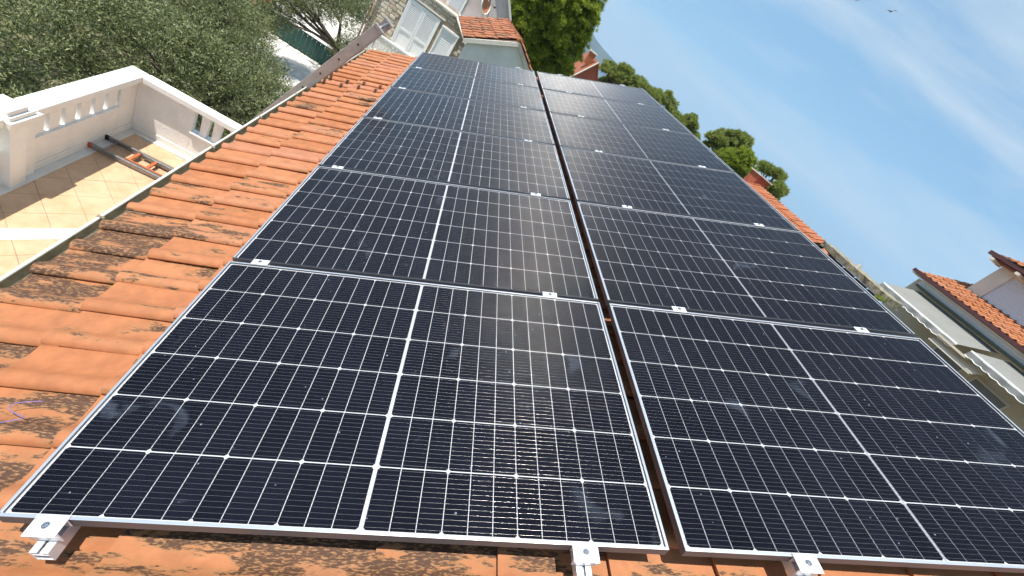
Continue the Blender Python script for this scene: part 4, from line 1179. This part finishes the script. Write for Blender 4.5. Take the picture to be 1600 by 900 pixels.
olive((18.9, 3.55, G), "olive tree with bent dark trunk between the green fence and stone house", [((18.8, 5.7, -4.1), (1.4, 1.1, .8), 34), ((19.2, 4.6, -3.2), (1.3, .8, .9), 30), ((19.6, 3.6, -2.9), (1.1, .55, .8), 18), ((19.0, 3.2, -4.1), (.6, .38, .6), 10), ((18.6, 6.9, -4.8), (1.2, .9, .7), 20), ((21, 5.0, -3.0), (1.2, 1.2, .9), 20), ((19.3, 5.2, -3.4), (1.2, 1.0, .9), 24), ((18.2, 5.9, -4.9), (1.0, .9, .6), 16)], 80000, base_h=2.0)

def pine(loc, label, blobs, ntuft, tuft=.20, matk='pine', sub=26, trunk_top=None, group="pine trees beyond the house", needle=8):
    """blobs: (centre, radius) big masses; each carries many small rounded tufts"""
    root = thing("pine_tree", label, "tree", loc, group=group)
    L0 = np.array(loc)
    small = []
    for c, r in blobs:
        c = np.array(c) - L0
        for d in rand_dirs(sub):
            if d[2] < -.55: continue
            k = RNG.uniform(.55, 1.15)
            small.append((c + d * np.array(r) * k, RNG.uniform(.07, .27) * float(np.mean(r)), d))
    w = np.array([s[1] ** 2 for s in small]); w /= w.sum()
    idx = RNG.choice(len(small), ntuft, p=w)
    c = np.array([s[0] for s in small])[idx]; r = np.array([s[1] for s in small])[idx]
    d = rand_dirs(ntuft); d[:, 2] = np.abs(d[:, 2]) * .8 + d[:, 2] * .35; d /= np.linalg.norm(d, axis=1, keepdims=True)
    tips = c + d * (r * RNG.uniform(.55, 1.0, ntuft))[:, None]
    dirs = d[:, None, :] * 1.0 + RNG.normal(size=(ntuft, needle, 3)) * .50 + np.array([0, 0, .25])
    dirs /= np.linalg.norm(dirs, axis=2, keepdims=True)
    pos = np.repeat(tips[:, None, :], needle, 1)
    q = leaf_quads(pos.reshape(-1, 3), dirs.reshape(-1, 3), tuft, tuft * .085)
    link("crown", np_mesh("crown", q, 4, M[matk]), root)
    tops = [tuple(np.array(b[0]) - L0) for b in blobs]
    zmin = min(t[2] for t in tops)
    trunk_parts(root, (0, 0, 0), [(0, 0, max(1.5, zmin - .8))] + tops[:10], M['bark_pine'], .28)
    return root
pine((33.0, -4.6, G), "big bright green rounded pine tree rising behind the grey annex",
     [((32.0, -2.2, 1.2), (1.3, 1.2, 1.3)), ((31.6, -3.8, 1.9), (1.5, 1.4, 1.3)), ((32.2, -5.6, 2.6), (1.4, 1.3, 1.3)), ((31.8, -3.2, -.3), (1.2, 1.1, 1.0)), ((32.0, -4.8, .5), (1.3, 1.3, 1.1)),
      ((32.6, -6.5, 1.5), (1.0, 1.0, 1.1)), ((32.2, -4.3, -1.2), (1.1, 1.1, .9)), ((32.8, -6.2, -.3), (1.1, 1.1, 1.0)), ((34.0, -3.2, 1.0), (1.9, 1.6, 2.0)), ((33.2, -2.0, 2.8), (1.6, 1.5, 1.5)), ((33.2, -4.8, 3.9), (1.6, 1.6, 1.4)),
      ((33.0, -6.4, -1.6), (1.0, 1.0, .8)), ((32.6, -5.2, -2.3), (1.0, 1.0, .7)), ((34.2, -5.2, 1.0), (1.7, 1.7, 1.9)), ((33.2, -4.2, -2.6), (1.3, 1.4, .8)), ((31.4, -1.7, -.2), (.8, .7, .8)), ((34, -4.5, -1), (1.5, 1.8, 1.5)), ((33, -6.9, .5), (.8, .8, .9)), ((33, -6.9, -.7), (.8, .8, .9)), ((33.2, -7.2, -1.9), (.9, .9, .8)), ((33, -5.9, -2.6), (.9, .9, .7))], 42000, .25, sub=120)
far_p = [((56, -19.2, G), "low green pine right of the red house among the far pines", [((55, -18.2, .6), (1.8, 1.7, 1.0)), ((55.5, -20.4, .9), (1.7, 1.6, .9)), ((56, -16.6, .2), (1.3, 1.2, .8)), ((56, -19, -1.2), (2.4, 2.4, 1.0))]),
         ((56, -24.5, G), "rounded pine in the middle of the row of far pines behind the panels", [((55, -22.6, 1.0), (1.5, 1.4, 1.0)), ((55.5, -24.8, 1.4), (1.4, 1.4, 1.1)), ((56, -23.5, -.6), (2.2, 2.2, 1.1)), ((55.5, -26.4, .6), (1.1, 1.1, 1.0))]),
         ((56, -29.5, G), "small dark pine top just showing over the panel edge", [((55.5, -29.2, 1.6), (1.0, .9, .8)), ((56, -30.5, .6), (1.1, 1.1, .8)), ((55.5, -28.1, .7), (1.0, 1.0, .8))]),
         ((49, -32.0, G), "tall grey green pine of the pair beside the brick chimney", [((48.5, -30.6, 2.7), (1.3, 1.3, 1.1)), ((48.2, -32.2, 3.1), (1.1, 1.2, 1.2)), ((48.5, -29.4, 2.0), (1.1, 1.0, .8)), ((48.5, -31.3, 1.2), (1.9, 1.9, .9))]),
         ((43, -30.8, G), "bright green pine of the pair beside the brick chimney", [((42.2, -29.6, 2.1), (1.1, 1.1, .9)), ((41.8, -30.6, 1.5), (1.0, 1.1, .9)), ((42.5, -28.6, 1.3), (1.0, 1.0, .8)), ((42.5, -30, .4), (1.4, 1.6, .8))]),
         ((38, -31.0, G), "sparse pine branch tips above the far roof strip", [((37.4, -30.2, 2.95), (.65, .65, .45)), ((37.8, -29.2, 2.75), (.7, .7, .5)), ((35.6, -30.2, 2.15), (.55, .6, .45)), ((36.6, -30.2, 1.4), (1.0, 1.1, .6))])]
for i, (loc, lab, bl) in enumerate(far_p):
    pine(loc, lab, bl, 5600 if i < 5 else 3200, .40, 'pine' if i == 4 else 'pine_dull', sub=60, needle=7)

# ================================================================== BIRDS
def bird(loc, label, span, rise):
    root = thing("flying_bird", label, "bird", loc, group="birds in the sky")
    wing = Vector((.016, .822, -.57)).normalized(); fwd = Vector((.80, -.30, -.10)); fwd = (fwd - wing * fwd.dot(wing)).normalized(); up = fwd.cross(wing)
    root.matrix_world = Matrix.Translation(loc) @ Matrix((fwd, wing, up)).transposed().to_4x4()
    mb = MB(); s = span / 2
    mb.tube([(-.30 * s, 0, 0), (-.10 * s, 0, .01), (.20 * s, 0, .02), (.34 * s, 0, .02)], [.02 * s, .09 * s, .07 * s, .015 * s], 8)
    for k in (-1, 1):
        mb.add([(.22 * s, 0, .03), (.26 * s, k * .45 * s, rise * s), (.02 * s, k * s, -.05 * s), (.02 * s, k * .42 * s, rise * s * .92), (-.06 * s, 0, .03)], [(0, 1, 3, 4), (1, 2, 3)])
    mb.build("body", M['bird'], root)
bird(CAM + Vector((.791, -.535, .297)) * 58, "small bird with arched wings in the upper right sky", 1.25, .26)
bird(CAM + Vector((0.8213, -0.4948, 0.2841)) * 64, "distant bird cut by the very top edge of the sky", .9, .12)

# ================================================================== HAZE
hz = bpy.data.materials.new("thin_summer_haze"); hz.use_nodes = True
hn, hl = hz.node_tree.nodes, hz.node_tree.links
hn.remove(hn["Principled BSDF"])
pv = hn.new("ShaderNodeVolumePrincipled")
pv.inputs["Color"].default_value = (0.42, 0.70, 1.0, 1)
pv.inputs["Density"].default_value = 0.00013
pv.inputs["Anisotropy"].default_value = 0.0
hl.new(pv.outputs["Volume"], hn["Material Output"].inputs["Volume"])
mb = MB(); mb.box(-6500, 6500, -6500, 6500, -76, 330)
tag(mb.build("haze", hz), "thin pale summer haze in the air", None, kind="stuff")
